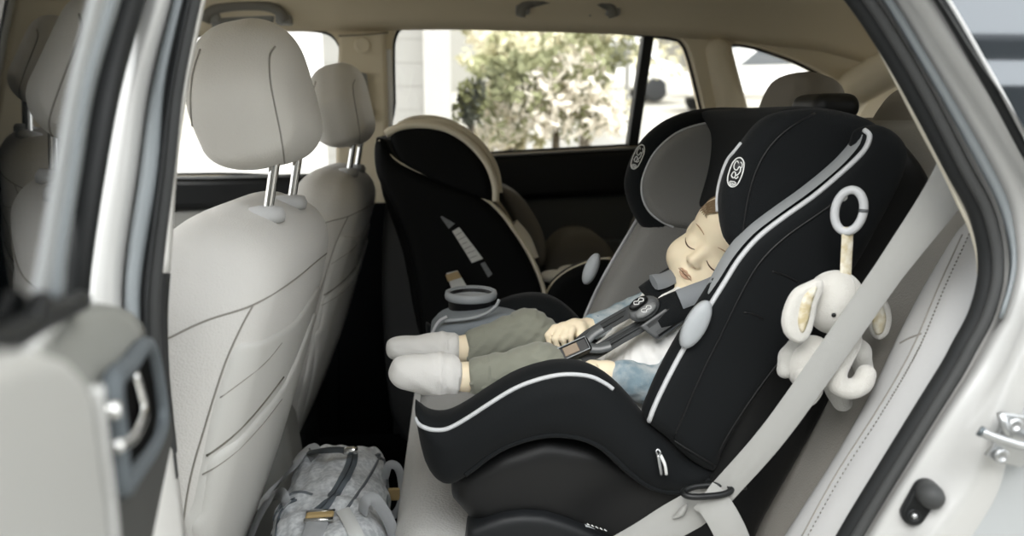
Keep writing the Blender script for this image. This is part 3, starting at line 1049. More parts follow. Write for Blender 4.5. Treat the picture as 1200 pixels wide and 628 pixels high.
# rubber door bumper and the steel striker on the body
f_ = Surf(bo)
def nearn(px, py):
    l, n = f_.hit(px, py, -0.02)
    return l, n
t = thing('door_bumper', 'black rubber door bumper screwed to the silver body below the door seal', 'bumper', lean(1075, 580, -0.016))
c1, c2 = nearn(1083, 573)[0], nearn(1067, 599)[0]
nb = Vector((-0.25, -1, 0.1)).normalized()
ax = (c1 - c2).normalized()
side = ax.cross(nb).normalized()
def stadium(c1, c2, r1, r2, n=12):
    P = []
    d = (c1 - c2).normalized(); s = d.cross(nb).normalized()
    for k in range(n + 1):
        a = -math.pi / 2 + math.pi * k / n
        P.append(c1 + (d * math.cos(a) + s * math.sin(a)) * r1)
    for k in range(n + 1):
        a = math.pi / 2 + math.pi * k / n
        P.append(c2 + (d * math.cos(a) + s * math.sin(a)) * r2)
    return P
prism('base_plate', stadium(c1, c2, 0.0105, 0.0095), nb * 0.009, [M_black], t, 0.002)
g = G(); g.add(*lathe_geo([(0.0105, 0.0), (0.0105, 0.010), (0.0095, 0.015), (0.006, 0.019), (0.002, 0.0205), (0, 0.0205)], c1 + nb * 0.006, nb, 24))
g.build('plug', [M_rubber_g], t)
g = G(); g.add(*lathe_geo([(0.0055, 0.0), (0.0055, 0.0105), (0.0042, 0.0105), (0.0036, 0.0085), (0, 0.0085)], c2 + nb * 0.0, nb, 20))
g.build('screw_socket', [M_rubber], t)
g = G(); g.add(*lathe_geo([(0.0026, 0.0), (0.0026, 0.0095), (0.0018, 0.0108), (0, 0.011)], c2 + nb * 0.001, nb, 16))
g.build('screw', [M_steel], t, label='small steel screw')

t = thing('door_striker', 'shiny steel door striker plate with loop bolted to the silver body', 'striker', lean(1180, 515, -0.03))
YS = -0.062
pl = [(1174, 482), (1200, 486), (1216, 500), (1216, 530), (1192, 546), (1172, 541), (1152, 532), (1160, 522), (1166, 508)]
prism('plate', [W(a, b, YS + 0.004) for a, b in pl], (0, -0.004, 0), [M_steel], t, 0.001, 2)
for q in ((1187, 497), (1171, 533)):
    g = G(); g.add(*lathe_geo([(0.0062, 0), (0.0062, 0.003), (0.005, 0.0045), (0.0032, 0.0045), (0.0028, 0.002), (0, 0.002)], W(*q, YS), (0, -1, 0), 20))
    g.build('bolt', [M_steel], t)
tube('loop', catmull([W(1150, 506, YS - 0.020), W(1160, 511, YS - 0.021), W(1175, 516, YS - 0.022), W(1192, 521, YS - 0.022), W(1206, 522, YS - 0.018), W(1214, 512, YS)], 5), 0.0035, [M_steel], t, 10)
tube('loop_end', [W(1147, 504, YS - 0.019), W(1152, 507, YS - 0.021)], 0.0042, [mat('dark_steel', '#5d6468', 0.4, metal=0.7)], t, 10)
tube('rib', [W(1173, 484, YS - 0.002), W(1177, 500, YS - 0.003), W(1182, 512, YS - 0.004)], 0.0032, [M_steel], t, 8)

# ------------------------------------------------------------------ the opened rear door, seen along its inner face
TH = math.radians(75)
DS, DN = Vector((math.cos(TH), -math.sin(TH), 0)), Vector((math.sin(TH), math.cos(TH), 0))
DH = Vector((-0.262, -0.045, 1.1))
def DP(px, py, n):                      # on the (leaning) door plane, n inwards
    return WP(px, py, DH + DN * n, DN - Vector((0, 0, 0.2)))
def DPG(px, py, n):
    return WP(px, py, DH + DN * n, DN - Vector((0, 0, 0.14)))
def DV(px, py, n):                      # on an upright plane parallel to the door
    return WP(px, py, DH + DN * n, DN)
def DC(s, n, z):
    return Vector((DH.x, DH.y, 0)) + DS * s + DN * n + Vector((0, 0, z))
door = thing('open_rear_door', 'opened silver rear car door seen along its inner side with chrome handle', 'car door', (DH.x, DH.y, 0.5))
M_dglass = mat('door_glass', '#050708', 0.015, spec=0.8, coat=0.15)
gp = [(135, -130), (103, 0), (80, 100), (62, 200), (45, 300), (32, 372), (-120, 455), (-260, 455), (-260, -130)]
prism('window_glass', [DPG(a, b, 0.032) for a, b in gp], DN * -0.004, [M_dglass], door)
fr = [[DPG(a, b, n) for (a, b) in ext(catmull_px, 90)] for catmull_px, n in (
    ([(106, -40), (97, 0), (74, 100), (56, 200), (40, 300), (28, 375)], 0.020),
    ([(112, -40), (103, 0), (80, 100), (62, 200), (45, 300), (34, 372)], 0.0300),
    ([(126, -40), (116, 0), (91, 100), (74, 200), (57, 300), (45, 370)], 0.0305),
    ([(139, -40), (130, 0), (102, 100), (85, 200), (70, 300), (62, 368)], 0.029),
    ([(151, -40), (142, 0), (112, 100), (95, 200), (80, 300), (76, 365)], 0.004))]
loft('window_frame', [catmull(r, 6) for r in fr], [M_silver2], door, 30, 0.0)
loft('frame_shade_band', [catmull([DPG(a, b, n) for a, b in ext(q, 90)], 6) for q, n in (([(140, -40), (130.5, 0), (101, 100), (85, 200), (69, 300), (62, 366)], 0.031), ([(146, -40), (137, 0), (107, 100), (91, 200), (75, 300), (69, 365)], 0.031), ([(152, -40), (143, 0), (113, 100), (96, 200), (81, 300), (77, 364)], 0.018))], [M_recess_shade], door, 30, 0.002)  # shaded side of the silver frame, painted as a blue-grey strip
tube('weather_seal', catmull([DP(a, b, 0.006) for a, b in ((189, -130), (164, -40), (154, 0), (126, 100), (107, 200), (92, 300), (86, 362))], 6), 0.0085, [M_rubber], door, 10)
tube('belt_seal', catmull([DPG(a, b, 0.035) for a, b in ((94, 352), (76, 361), (40, 379), (5, 399), (-80, 445))], 5), 0.005, [M_rubber], door, 8)
prism('sail_panel', [DPG(a, b, 0.033) for a, b in ((36, 340), (44, 352), (78, 350), (90, 352), (80, 364), (22, 392), (26, 365))], DN * 0.006, [M_black], door, 0.002)

def drail(px, py, n, dz=0.0, s1=0.46):
    p = DV(px, py, n)
    s0 = (p - DH).dot(DS)
    return [DC(s0 + (s1 - s0) * k / 12, n, p.z + dz * k / 12) for k in range(13)]
cap_ = [drail(84, 361, 0.030), drail(98, 357, 0.034), drail(114, 355, 0.037), drail(138, 359, 0.041), drail(156, 367, 0.045), drail(167, 379, 0.0480), drail(171, 390, 0.0497)]
loft('top_roll', cap_, [mat('door_top_grey', '#7f807b', 0.55, bump=('noise', 400, 0.15))], door, 14, 0.003)
pan = [drail(171, 390, 0.0497), drail(173, 394, 0.0492), drail(186, 424, 0.0497), drail(203, 503, 0.0500), drail(203, 510, 0.0490), drail(198, 516, 0.044), drail(190, 512, 0.03)]
loft('inner_panel', pan, [mat('door_panel_grey', '#474745', 0.85, spec=0.15)], door, 14, 0.0)
lowp = [drail(196, 514, 0.043), drail(203, 530, 0.044), drail(211, 570, 0.045), drail(218, 630, 0.045), drail(222, 690, 0.045)]
loft('lower_panel', lowp, [M_white], door, 14, 0.003)
# handle: rim, dark cup, chrome lever
rim = [(131, 450), (150, 428), (170, 404), (178, 420), (184, 450), (188, 480), (187, 505), (176, 528), (155, 556), (143, 572), (139, 560), (136, 510)]
tube('handle_rim', catmull([DV(a, b, 0.0515) for a, b in rim], 5, True), 0.0050, [mat('rim_grey', '#565c60', 0.6, spec=0.3)], door, 8, True)
cup = [(133, 458), (150, 438), (170, 416), (177, 450), (181, 485), (177, 508), (162, 534), (147, 558), (140, 545), (136, 500)]
cu = prism('handle_cup', [DV(a, b, 0.0502) for a, b in cup], DN * 0.0015, [mat('cup_black', '#060606', 0.9, spec=0.05)], door)
P = catmull([DV(*q) for q in ((157, 438, 0.0525), (163, 460, 0.0535), (167, 484, 0.0545), (158, 507, 0.055), (148, 518, 0.0555), (137, 523, 0.056))], 5)
tube('handle_lever', P, [0.0024 + 0.0006 * math.sin(i / len(P) * 3) for i in range(len(P))], [M_chrome], cu, 10, label='chrome door handle lever')
g = G(); g.add(*lathe_geo([(0.0035, -0.003), (0.004, 0), (0.0035, 0.003), (0, 0.004)], DV(131, 481, 0.0535), DN, 16))
g.build('lock_knob', [M_chrome], cu, label='chrome lock knob')
# rounded silver armrest nearest the lens
arm = [(-120, 640), (-120, 452), (-60, 434), (0, 417), (30, 408), (62, 407), (88, 417), (104, 436), (112, 458), (120, 520), (128, 580), (133, 640), (133, 700), (-120, 700)]
P = [DV(a, b, 0.0575) for a, b in arm]
f = None
ss = [((p - DH).dot(DS), p.z) for p in P]
g = G()
o = prism('armrest', P, DN * -0.022, [mat('armrest_silver', '#c3c3bf', 0.42, metal=0.35)], door, 0.009, 5)
tube('armrest_edge', catmull([DV(a, b, 0.0565) for a, b in ((114, 452), (121, 520), (129, 585), (134, 650))], 5), 0.0022, [M_silver], o, 8)

skin_ = [(0.05, 0.50), (0.05, 0.80), (0.05, 1.075), (0.50, 1.075), (0.95, 1.075), (0.98, 0.80), (0.90, 0.50)]
prism('outer_skin', [DC(s_, -0.045, z_) for s_, z_ in skin_], DN * 0.05, [M_silver], door, 0.012)
tube('rear_upright', [DC(0.86, -0.01, 1.06), DC(0.80, 0.02, 1.22), DC(0.70, 0.05, 1.38)], 0.018, [M_silver], door, 12)
# ------------------------------------------------------------------ front seats
def plate(poly, o, U, V, h, r, bow=None):
    """rounded slab with an outline in (u, v), thickness +-h along U x V."""
    U, V = Vector(U).normalized(), Vector(V).normalized()
    N = U.cross(V).normalized()
    P = np.array(poly, float)
    o = Vector(o)
    def f(x, y, z):
        X, Y, Z = x - o.x, y - o.y, z - o.z
        u = U.x * X + U.y * Y + U.z * Z
        v = V.x * X + V.y * Y + V.z * Z
        n = N.x * X + N.y * Y + N.z * Z
        if bow is not None:
            n = n - bow(u, v)
        a, b = sdpoly(u, v, P) + r, np.abs(n) - h + r
        return np.sqrt(np.maximum(a, 0) ** 2 + np.maximum(b, 0) ** 2) + np.minimum(np.maximum(a, b), 0) - r
    C = [o + U * a + V * b + N * s for a, b in poly for s in (-h - (0.03 if bow else 0), h + (0.03 if bow else 0))]
    return f, np.min(C, 0), np.max(C, 0)
def smoothpoly(p, n=4):
    return [tuple(v[:2]) for v in catmull([Vector((a, b, 0)) for a, b in p], n, True)]

seat = thing('front_seat', 'light grey front car seat nearest the doorway with its back to the lens', 'car seat', (-0.4, 0.38, 0.33))
VU = Vector((0.20, 0, 0.60)).normalized()
back_poly = smoothpoly([(-0.20, 0), (-0.232, 0.15), (-0.250, 0.30), (-0.252, 0.45), (-0.232, 0.545), (-0.17, 0.598), (0, 0.606), (0.17, 0.598), (0.232, 0.545), (0.252, 0.45), (0.250, 0.30), (0.232, 0.15), (0.20, 0), (0, -0.01)])
SEATP = plate(back_poly, (-0.425, 0.38, 0.522), (0, 1, 0), VU, 0.066, 0.055, lambda u, v: 0.020 * np.cos(np.clip(u / 0.26, -1, 1) * 1.5) * np.sin(np.clip(v / 0.6, 0, 1) * 3.14))
f = union([SEATP], 0.005)
sb = f.build('backrest', [M_beige], seat)
S1 = Surf(sb)
M_seamd = mat('seam_dark', '#8d8a83', 0.9)
def seam(pts, w=0.0010, m=M_seamd):
    on_line('seam', S1, pts, w, [m], sb, 0.0006, n=8)
seam([(192, 399), (240, 376), (295, 358), (340, 331), (372, 305), (391, 290)])
seam([(296, 358), (281, 386), (262, 430), (240, 500), (222, 565), (211, 640)])
# back panel with its map pocket
M_panel = mat('seat_back_panel', '#c8c7c3', 0.7, bump=('noise', 500, 0.2), spec=0.25)
SU, SV, SO = Vector((0, 1, 0)), VU, Vector((-0.425, 0.38, 0.522))
SNrm = SU.cross(SV).normalized()
def on_seat(px, py):
    l, n = S1.hit(px, py, 0.4)
    return (l - SO).dot(SU), (l - SO).dot(SV)
bowf = lambda u, v: 0.020 * np.cos(np.clip(u / 0.26, -1, 1) * 1.5) * np.sin(np.clip(v / 0.6, 0, 1) * 3.14)
lft = [on_seat(*q) for q in ((277, 405), (262, 440), (246, 492), (226, 590), (216, 640))]
tpx = [on_seat(*q) for q in ((300, 400), (322, 391), (345, 375))]
slope = (tpx[-1][1] - lft[0][1]) / (tpx[-1][0] - lft[0][0])
poly = lft + [(-0.14, 0.0), (0.15, 0.0), (0.19, 0.10), (0.205, 0.22), (0.21, tpx[-1][1] + slope * (0.20 - tpx[-1][0]))] + tpx[::-1]
bp_ = union([SEATP], 0.0035, 0.0, 0.0036).inter(plate(smoothpoly(poly, 4), SO + SNrm * 0.08, SU, SV, 0.085, 0.002), 0.003).build('back_panel', [M_panel], sb)
SP = Surf(bp_)
ml = [on_seat(*q) for q in ((242, 536), (236, 562), (230, 600), (223, 640))]
mt = [on_seat(*q) for q in ((268, 517), (300, 485), (330, 447))]
mp = ml[::-1] + mt + [(0.19, mt[-1][1] + 0.03), (0.20, 0.12), (0.15, 0.02), (-0.10, 0.02)]
pk = union([SEATP], 0.0035, 0.0, 0.0075).inter(plate(smoothpoly(mp, 4), SO + SNrm * 0.08, SU, SV, 0.085, 0.002), 0.005).build('map_pocket', [M_panel], sb)
S3 = Surf(pk, bp_)
on_line('pocket_hem', S3, [(237, 556), (250, 549), (276, 530), (306, 499), (330, 468)], 0.0009, [M_seamd], pk, 0.0001, n=6)
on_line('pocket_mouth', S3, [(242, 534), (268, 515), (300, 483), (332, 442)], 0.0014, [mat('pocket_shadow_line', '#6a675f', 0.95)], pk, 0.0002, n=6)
on_line('crease', SP, [(258, 466), (285, 446), (312, 424), (330, 402)], 0.0008, [M_seamd], bp_, 0.0001, n=6)
# seat cushion
cu_ = smoothpoly([(-0.78, 0.60), (-0.80, 0.66), (-0.74, 0.70), (-0.55, 0.68), (-0.40, 0.665), (-0.40, 0.64), (-0.39, 0.56), (-0.36, 0.50), (-0.60, 0.50), (-0.76, 0.53)])
union([slab(cu_, 0.13, 0.63, 0.05)], 0.008).build('cushion', [M_beige], seat)
g = G(); g.add(*box_geo((-0.55, 0.38, 0.415), (0.2, 0.2, 0.085))); bevel(g.build('seat_base', [M_darktrim], seat, False), 0.02)
# head restraint on two chromed posts
hp = smoothpoly([(-0.105, 0.0), (-0.128, 0.03), (-0.136, 0.08), (-0.112, 0.115), (-0.076, 0.152), (-0.03, 0.166), (0.03, 0.166), (0.076, 0.152), (0.112, 0.115), (0.136, 0.08), (0.128, 0.03), (0.105, 0.0), (0, -0.006)])
f = union([plate(hp, (-0.226, 0.38, 1.148), (0, 1, 0), (-0.20, 0, 1), 0.054, 0.045, lambda u, v: 0.012 * np.cos(np.clip(u / 0.136, -1, 1) * 1.5))], 0.004)
hr = f.build('head_restraint', [mat('headrest_cloth', '#c4c1ba', 0.9, bump=('cells', 420, 0.3), spec=0.12, sheen=0.2)], seat)
SH = Surf(hr)
for pts in ([(322, 55), (316, 66), (316, 88), (319, 110), (328, 154), (332, 180), (334, 197)], [(235, 58), (227, 84), (224, 110), (225, 140), (232, 170), (248, 191), (268, 199)]):
    on_line('seam', SH, pts, 0.001, [M_seamd], hr, 0.0006, n=8)
for py_ in (0.312, 0.448):
    b0 = Vector((-0.218, py_, 1.085)); b1 = Vector((-0.205, py_, 1.15))
    tube('post', [b0 - Vector((0.01, 0, 0.06)), b0, b1, b1 + Vector((0.004, 0, 0.02))], 0.0058, [M_chrome], seat, 14)
    g = G(); g.add(*lathe_geo([(0.0, -0.004), (0.020, -0.004), (0.022, 0.004), (0.019, 0.012), (0.010, 0.014), (0.0, 0.014)], b0 + Vector((0.0, 0, 0.002)), (0.02, 0, 1), 24))
    g.build('post_guide', [M_vinyl], seat)

def copy_tree(o, par=None, off=None):
    c = o.copy()
    COL.objects.link(c)
    if par is not None:
        inv = o.matrix_parent_inverse.copy()
        c.parent = par
        c.matrix_parent_inverse = inv
    if off is not None:
        c.location = o.location + off
    for ch in [x for x in COL.objects if x.parent == o]:
        copy_tree(ch, c)
    return c
# children keep their place relative to the moved empty
seat2 = copy_tree(seat, None, Vector((0, 0.72, 0)))
seat2['label'] = 'light grey front car seat farther in, shaded, beyond the nearest seat'
# centre console between the seats
con = thing('centre_console', 'grey centre console armrest between the two front seats', 'console', (-0.45, 0.76, 0.33))
prism('armrest_box', [Vector((x, 0.70, z)) for x, z in ((-0.75, 0.36), (-0.75, 0.66), (-0.60, 0.70), (-0.33, 0.72), (-0.30, 0.66), (-0.27, 0.36))], (0, 0.11, 0), [M_greytrim], con, 0.02, 4)
prism('lid', [Vector((x, 0.695, z)) for x, z in ((-0.58, 0.712), (-0.33, 0.725), (-0.315, 0.745), (-0.57, 0.735))], (0, 0.12, 0), [M_vinyl], con, 0.008, 3)

# ------------------------------------------------------------------ rear bench
bench = thing('rear_bench', 'light grey rear bench seat under both child seats', 'car seat', (0.2, 0.72, 0.33))
cush = smoothpoly([(-0.075, 0.60), (-0.085, 0.655), (-0.06, 0.695), (0.0, 0.702), (0.12, 0.685), (0.26, 0.672), (0.40, 0.655), (0.43, 0.50), (0.2, 0.42), (-0.03, 0.44), (-0.06, 0.52)])
bc = union([slab(cush, 0.072, 1.42, 0.035)], 0.009).build('cushion', [mat('bench_cloth', '#cccbc8', 0.9, bump=('cells', 260, 0.9), spec=0.15)], bench)
bk = [(0.37, 0.66), (0.42, 0.80), (0.49, 1.0), (0.56, 1.17), (0.59, 1.20), (0.64, 1.20), (0.69, 1.18), (0.67, 1.0), (0.60, 0.75), (0.53, 0.62), (0.42, 0.60)]
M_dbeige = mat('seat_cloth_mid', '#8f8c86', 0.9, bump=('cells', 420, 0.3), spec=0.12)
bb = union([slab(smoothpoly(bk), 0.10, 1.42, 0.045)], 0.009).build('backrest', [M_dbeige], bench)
bol = XZ([(1116, 246), (1098, 276), (1066, 330), (1036, 388), (1006, 452), (968, 520), (930, 580), (898, 632), (880, 670)], 0.165) + XZ([(960, 700), (1040, 600), (1100, 500), (1150, 400), (1185, 320), (1175, 270), (1150, 245)], 0.10)
bl = union([slab(smoothpoly(bol, 3), 0.069, 0.168, 0.040)], 0.005).build('side_bolster', [M_vinyl], bench)
SB = Surf(bl)
P, N = SB.line([(1136, 275), (1107, 338), (1082, 398), (1060, 440), (1030, 490), (985, 560), (945, 632)], 0.0006, 14, 0.1)
on_line('seam', SB, [(1128, 275), (1100, 336), (1075, 396), (1054, 437), (1024, 487), (979, 557), (939, 630)], 0.0009, [M_seam], bl, 0.0002, Y=0.1)
g = G()
for i in range(len(P)):
    if i % 1 == 0:
        v, fcs = lathe_geo([(0, -0.0004), (0.0013, 0.0), (0, 0.0006)], P[i], N[i], 6)
        g.add(v, fcs)
g.build('stitching', [M_seam], bl)
on_line('seam', SB, [(1055, 402), (1066, 396), (1080, 391)], 0.0009, [M_seam], bl, 0.0002, Y=0.1)
def rear_rest(yc, xc, zc, hw, ht, label):
    t = thing('rear_head_restraint', label, 'headrest', (xc, yc, zc))
    p = smoothpoly([(-hw * .8, 0), (-hw, ht * .3), (-hw * .96, ht * .7), (-hw * .6, ht), (hw * .6, ht), (hw * .96, ht * .7), (hw, ht * .3), (hw * .8, 0)])
    union([plate(p, (xc, yc, zc), (0, 1, 0), (0.35, 0, 1), 0.05, 0.04)], 0.006).build('pad', [mat('rear_rest_cloth', '#7d786f', 0.9, bump=('cells', 420, 0.3), spec=0.1)], t)
    for s in (-0.05, 0.05):
        tube('post', [Vector((xc - 0.03, yc + s, zc - 0.03)), Vector((xc + 0.01, yc + s, zc + 0.02))], 0.005, [M_chrome], t, 10)
    return t
rear_rest(0.77, 0.61, 1.18, 0.09, 0.10, 'grey rear headrest seen against the rear side window')
rear_rest(0.36, 0.612, 1.12, 0.125, 0.13, 'brownish grey rear headrest beside the rear edge of the doorway')
# ------------------------------------------------------------------ the black and grey child seat near the doorway
M_fab = mat('black_seat_fabric', '#0d1012', 0.85, bump=('cells', 700, 0.4), spec=0.2, sheen=0.05)
M_fab2 = mat('black_side_fabric', '#0b0e10', 0.8, bump=('noise', 350, 0.25), spec=0.2, sheen=0.03)
M_gfab = mat('charcoal_grey_fabric', '#7b7a77', 0.9, bump=('cells', 800, 0.4), spec=0.15, sheen=0.15)
M_pipe = mat('pale_grey_piping', '#b9bbbd', 0.6)
M_band = mat('grey_band_fabric', '#8b8e90', 0.75)
M_lgrey = mat('pale_grey_plastic', '#9da1a4', 0.5)
M_blk = mat('seat_shell_plastic', '#0a0b0c', 0.45, spec=0.4, bump=('noise', 500, 0.1))
M_web = mat('harness_webbing', '#3f4142', 0.75, bump=('wave', 260, 0.4))
M_webd = mat('harness_edge', '#2a2c2d', 0.8)
M_logo = mat('logo_white', '#d9dad8', 0.6)

YN, YM, YR = 0.205, 0.42, 0.635      # near face, middle, far face of the child seat
def mir(p):
    return Vector((p.x, 2 * YM - p.y, p.z))
cs = thing('child_car_seat', 'black and grey forward facing child car seat nearest the doorway with the sleeping baby', 'child car seat', (0.15, YM, 0.70))

# outlines traced on the near face
wing = [(1014, 152), (1008, 172), (984, 198), (950, 226), (912, 253), (884, 275), (862, 300), (843, 330), (818, 370), (794, 410), (775, 446), (763, 474), (757, 492), (768, 506), (786, 520),
        (812, 545), (842, 560), (852, 535), (872, 500), (905, 452), (945, 402), (1002, 328), (1040, 262), (1066, 210), (1073, 178), (1062, 158), (1040, 146)]
WX = XZ(wing, YN)
hill = [(484, 484), (487, 512), (496, 552), (510, 574), (528, 580), (548, 570), (572, 551), (600, 534), (640, 523), (678, 525), (706, 538), (732, 562), (758, 582), (788, 590), (818, 586), (842, 572), (846, 556), (812, 545),
        (786, 520), (768, 504), (752, 484), (736, 466), (716, 449), (690, 437), (662, 435), (634, 440), (604, 451), (574, 469), (548, 486), (527, 497), (511, 499), (498, 495), (490, 487)]
HX = XZ(hill, YN)

# base shell (black plastic) between the sides
basep = XZ([(530, 560), (528, 590), (548, 612), (560, 640), (575, 668), (640, 680), (760, 690), (850, 680), (880, 600), (860, 560), (800, 560), (740, 540), (700, 520), (640, 510), (580, 530)], 0.24)
fb = union([slab(basep, 0.235, 0.605, 0.03)], 0.007)
fb.build('base_shell', [M_blk], cs)
rid = [Vector((q.x, q.y, q.z)) for q in catmull([W(*p, 0.222) for p in ((560, 618), (586, 606), (612, 603), (638, 604), (662, 611), (690, 622), (725, 640), (760, 660))], 6)]
skirt = XZ([(548, 622), (572, 612), (590, 606), (612, 603), (638, 604), (662, 611), (690, 622), (725, 640), (760, 662), (700, 690), (560, 690), (545, 650)], 0.222)
sk = union([slab(skirt, 0.218, 0.27, 0.012)], 0.004).build('base_skirt', [mat('base_grey_black', '#16181a', 0.5, spec=0.35)], cs)
SK = Surf(sk)
# moulded crease and small plate on the base
pl_ = patch('base_plate', SK, [(684, 610), (713, 620), (715, 626), (686, 617)], 0.001, [mat('plate_grey', '#8f9394', 0.45)], cs, 6, 0.001, Y=0.222, sharp=True)
for k in range(5):
    tube('plate_mark', [W(688 + k * 5, 613.5 + k * 1.7, 0.2165), W(691 + k * 5, 615.5 + k * 1.7, 0.2165)], 0.0007, [M_logo], pl_, 5)

# the padded leg side ("hill"), near and far, and the shared seat pan
dome = lambda x, z: 0 * x
fh = union([slab(smoothpoly(HX, 3), YN, YN + 0.075, 0.034)], 0.005)
fh.build('leg_bolster', [M_fab2], cs)
hb = bpy.data.objects[-1] if False else [o for o in COL.objects if o.name.startswith('leg_bolster')][-1]
hxf = [(x, z) for x, z in HX]
hb2 = union([slab(smoothpoly(HX, 3), YR - 0.075, YR, 0.034)], 0.006).build('leg_bolster', [M_fab], cs)
panp = XZ([(486, 518), (494, 552), (520, 574), (620, 562), (760, 572), (830, 565), (806, 540), (760, 530), (700, 524), (600, 516), (548, 508), (510, 507)], YN)
pan = union([slab(smoothpoly(panp, 3), YN + 0.06, YR - 0.06, 0.03)], 0.006).build('seat_pad', [M_gfab], cs)
SHB = Surf(hb)
# inner pad seen above the white piping, piping itself, lower trim roll
on_line('piping', SHB, [(488, 490), (492, 497), (500, 502), (512, 504), (526, 502), (548, 490), (574, 473), (604, 455), (634, 444), (662, 439), (690, 441), (708, 449), (718, 456)], 0.0026, [M_pipe], hb, 0.0006, n=8, Y=YN)
on_line('trim_roll', SHB, [(552, 570), (575, 553), (602, 537), (640, 526), (676, 528), (703, 541), (730, 565), (757, 584), (788, 591), (820, 585), (840, 571)], 0.0036, [M_fab], hb, 0.0004, n=8, Y=YN)
0 and on_line('pad_edge', SHB, [(550, 466), (574, 455), (602, 442), (630, 432), (660, 428), (690, 433), (715, 445), (735, 461), (750, 480), (764, 503)], 0.002, [M_band if False else M_gfab], hb, 0.0004, n=8, Y=YN)
# torso side wings, with the back shell between them
WXs = smoothpoly(WX, 3)
fw = union([slab(WXs, YN, YN + 0.042, 0.0205)], 0.005)
fw.build('side_wing', [M_fab2], cs)
nw = [o for o in COL.objects if o.name.startswith('side_wing')][-1]
fw2 = union([slab(WXs, YR - 0.075, YR, 0.022)], 0.006)
fwo = fw2.build('side_wing', [M_gfab], cs)
SW = Surf(nw)
edge = [(1010, 150), (1016, 156), (1013, 168), (1004, 180), (985, 198), (952, 226), (914, 253), (886, 275), (864, 300), (845, 330), (820, 370), (796, 410), (777, 446), (764, 474), (758, 490)]
on_line('piping', SW, [(a + 3, b + 3) for a, b in edge], 0.0030, [M_pipe], nw, 0.0006, n=8, Y=YN + 0.01)
on_line('edge_band', SW, [(a - 1, b - 3) for a, b in edge[:-5]], [0.0015 + 0.0042 * math.sin(math.pi * min(1, 0.12 + i / 80)) ** 0.6 for i in range(81)][:73], [M_band], nw, 0.0008, n=8, Y=YN + 0.02) if False else None
be = [(1016, 158), (1010, 172), (988, 196), (953, 225), (914, 253), (886, 275), (864, 300), (845, 330), (834, 347)]
def band_rail(dy, off):
    Q = catmull([W(x, y, YN) for x, y in be], 6)
    R_ = []
    for i, p in enumerate(Q):
        t = (Q[min(len(Q) - 1, i + 1)] - Q[max(0, i - 1)]).normalized()
        n = Vector((t.z, 0, -t.x))
        if n.x > 0:
            n = -n
        k = math.sin(math.pi * min(1, 0.04 + 0.96 * i / (len(Q) - 1))) ** 0.5
        R_.append(Vector((p.x, YN + dy[0] + (dy[1] - dy[0]) * k, p.z)) + n * off * k)
    return R_
bd = loft('edge_band', [band_rail((0.010, 0.005), 0.0005), band_rail((0.014, 0.014), 0.0022), band_rail((0.018, 0.027), 0.0026), band_rail((0.022, 0.037), 0.0006)], [M_band], nw, 48, 0.0)
for sm in ([(1000, 222), (960, 250), (920, 278), (890, 308), (868, 345), (846, 390), (826, 430), (808, 470), (790, 512)], [(935, 400), (905, 440), (872, 486), (850, 522), (838, 552)], [(790, 516), (812, 530), (838, 545)]):
    on_line('seam', SW, sm, 0.0013, [M_blk], nw, 0.0002, n=8, Y=YN)
for sm in ([(905, 318), (918, 322), (934, 330)], [(872, 366), (884, 368), (894, 374)]):
    on_line('wrinkle', SW, sm, 0.0012, [M_blk], nw, 0.0, n=6, Y=YN)
# mirrored piping on the far wing
SWF = Surf(fwo)
fe = [proj(Vector((q.x, YR - 0.072, q.z))) for q in (W(a, b, YN) for a, b in edge[5:])]
tube('piping', catmull([Vector((x, YR - 0.004, z)) for x, z in XZ(edge[4:], YN)], 6), 0.0028, [M_pipe], fwo, 8)
# back: the pad the baby leans on and the shell behind it
backp = XZ([(1020, 170), (990, 240), (950, 300), (915, 360), (885, 415), (855, 470), (835, 515), (830, 535), (850, 548), (880, 490), (950, 395), (1010, 315), (1055, 235), (1070, 175), (1050, 150)], YN)
bk_ = union([slab(smoothpoly(backp, 3), YN + 0.03, YR - 0.05, 0.02)], 0.007).build('back_pad', [M_gfab], cs)
shellp = XZ([(1045, 150), (1000, 135), (970, 150), (985, 240), (930, 330), (880, 420), (850, 500), (820, 560), (800, 610), (800, 680), (870, 680), (898, 622), (940, 548), (982, 474), (1014, 420), (1066, 336), (1104, 264), (1106, 224), (1080, 178)], YN + 0.03)
union([slab(smoothpoly(shellp, 3), YN + 0.03, YR - 0.03, 0.025)], 0.008).build('back_shell', [M_blk], cs)

# pale oval guides on both sides
def oval(name, P, n, ax, a, b, th, m, par):
    n, ax = Vector(n).normalized(), Vector(ax).normalized()
    s = n.cross(ax).normalized()
    V, F = [], []
    R = [(1.0, -0.3), (1.0, 0.25), (0.93, 0.62), (0.75, 0.88), (0.4, 1.0), (0.0, 1.04)]
    k = 28
    for r, h in R:
        for j in range(k):
            t = 2 * math.pi * j / k
            V.append(Vector(P) + ax * (math.cos(t) * a * r) + s * (math.sin(t) * b * r) + n * th * h)
    for i in range(len(R) - 1):
        for j in range(k):
            F.append((i * k + j, i * k + (j + 1) % k, (i + 1) * k + (j + 1) % k, (i + 1) * k + j))
    F.append(tuple(range(k - 1, -1, -1)))
    return mesh(name, V, F, [m], par)
p1, p2 = W(829, 352, YN), W(800, 407, YN)
oval('belt_guide', (p1 + p2) / 2 + Vector((0, -0.002, 0)), (0, -1, 0.12), p1 - p2, (p1 - p2).length / 2, 0.0125, 0.009, M_lgrey, cs)
q1, q2 = W(700, 297, YR - 0.08), W(686, 333, YR - 0.08)
oval('belt_guide', (q1 + q2) / 2, (-0.8, -1, 0.2), q1 - q2, (q1 - q2).length / 2, 0.010, 0.010, M_lgrey, cs)

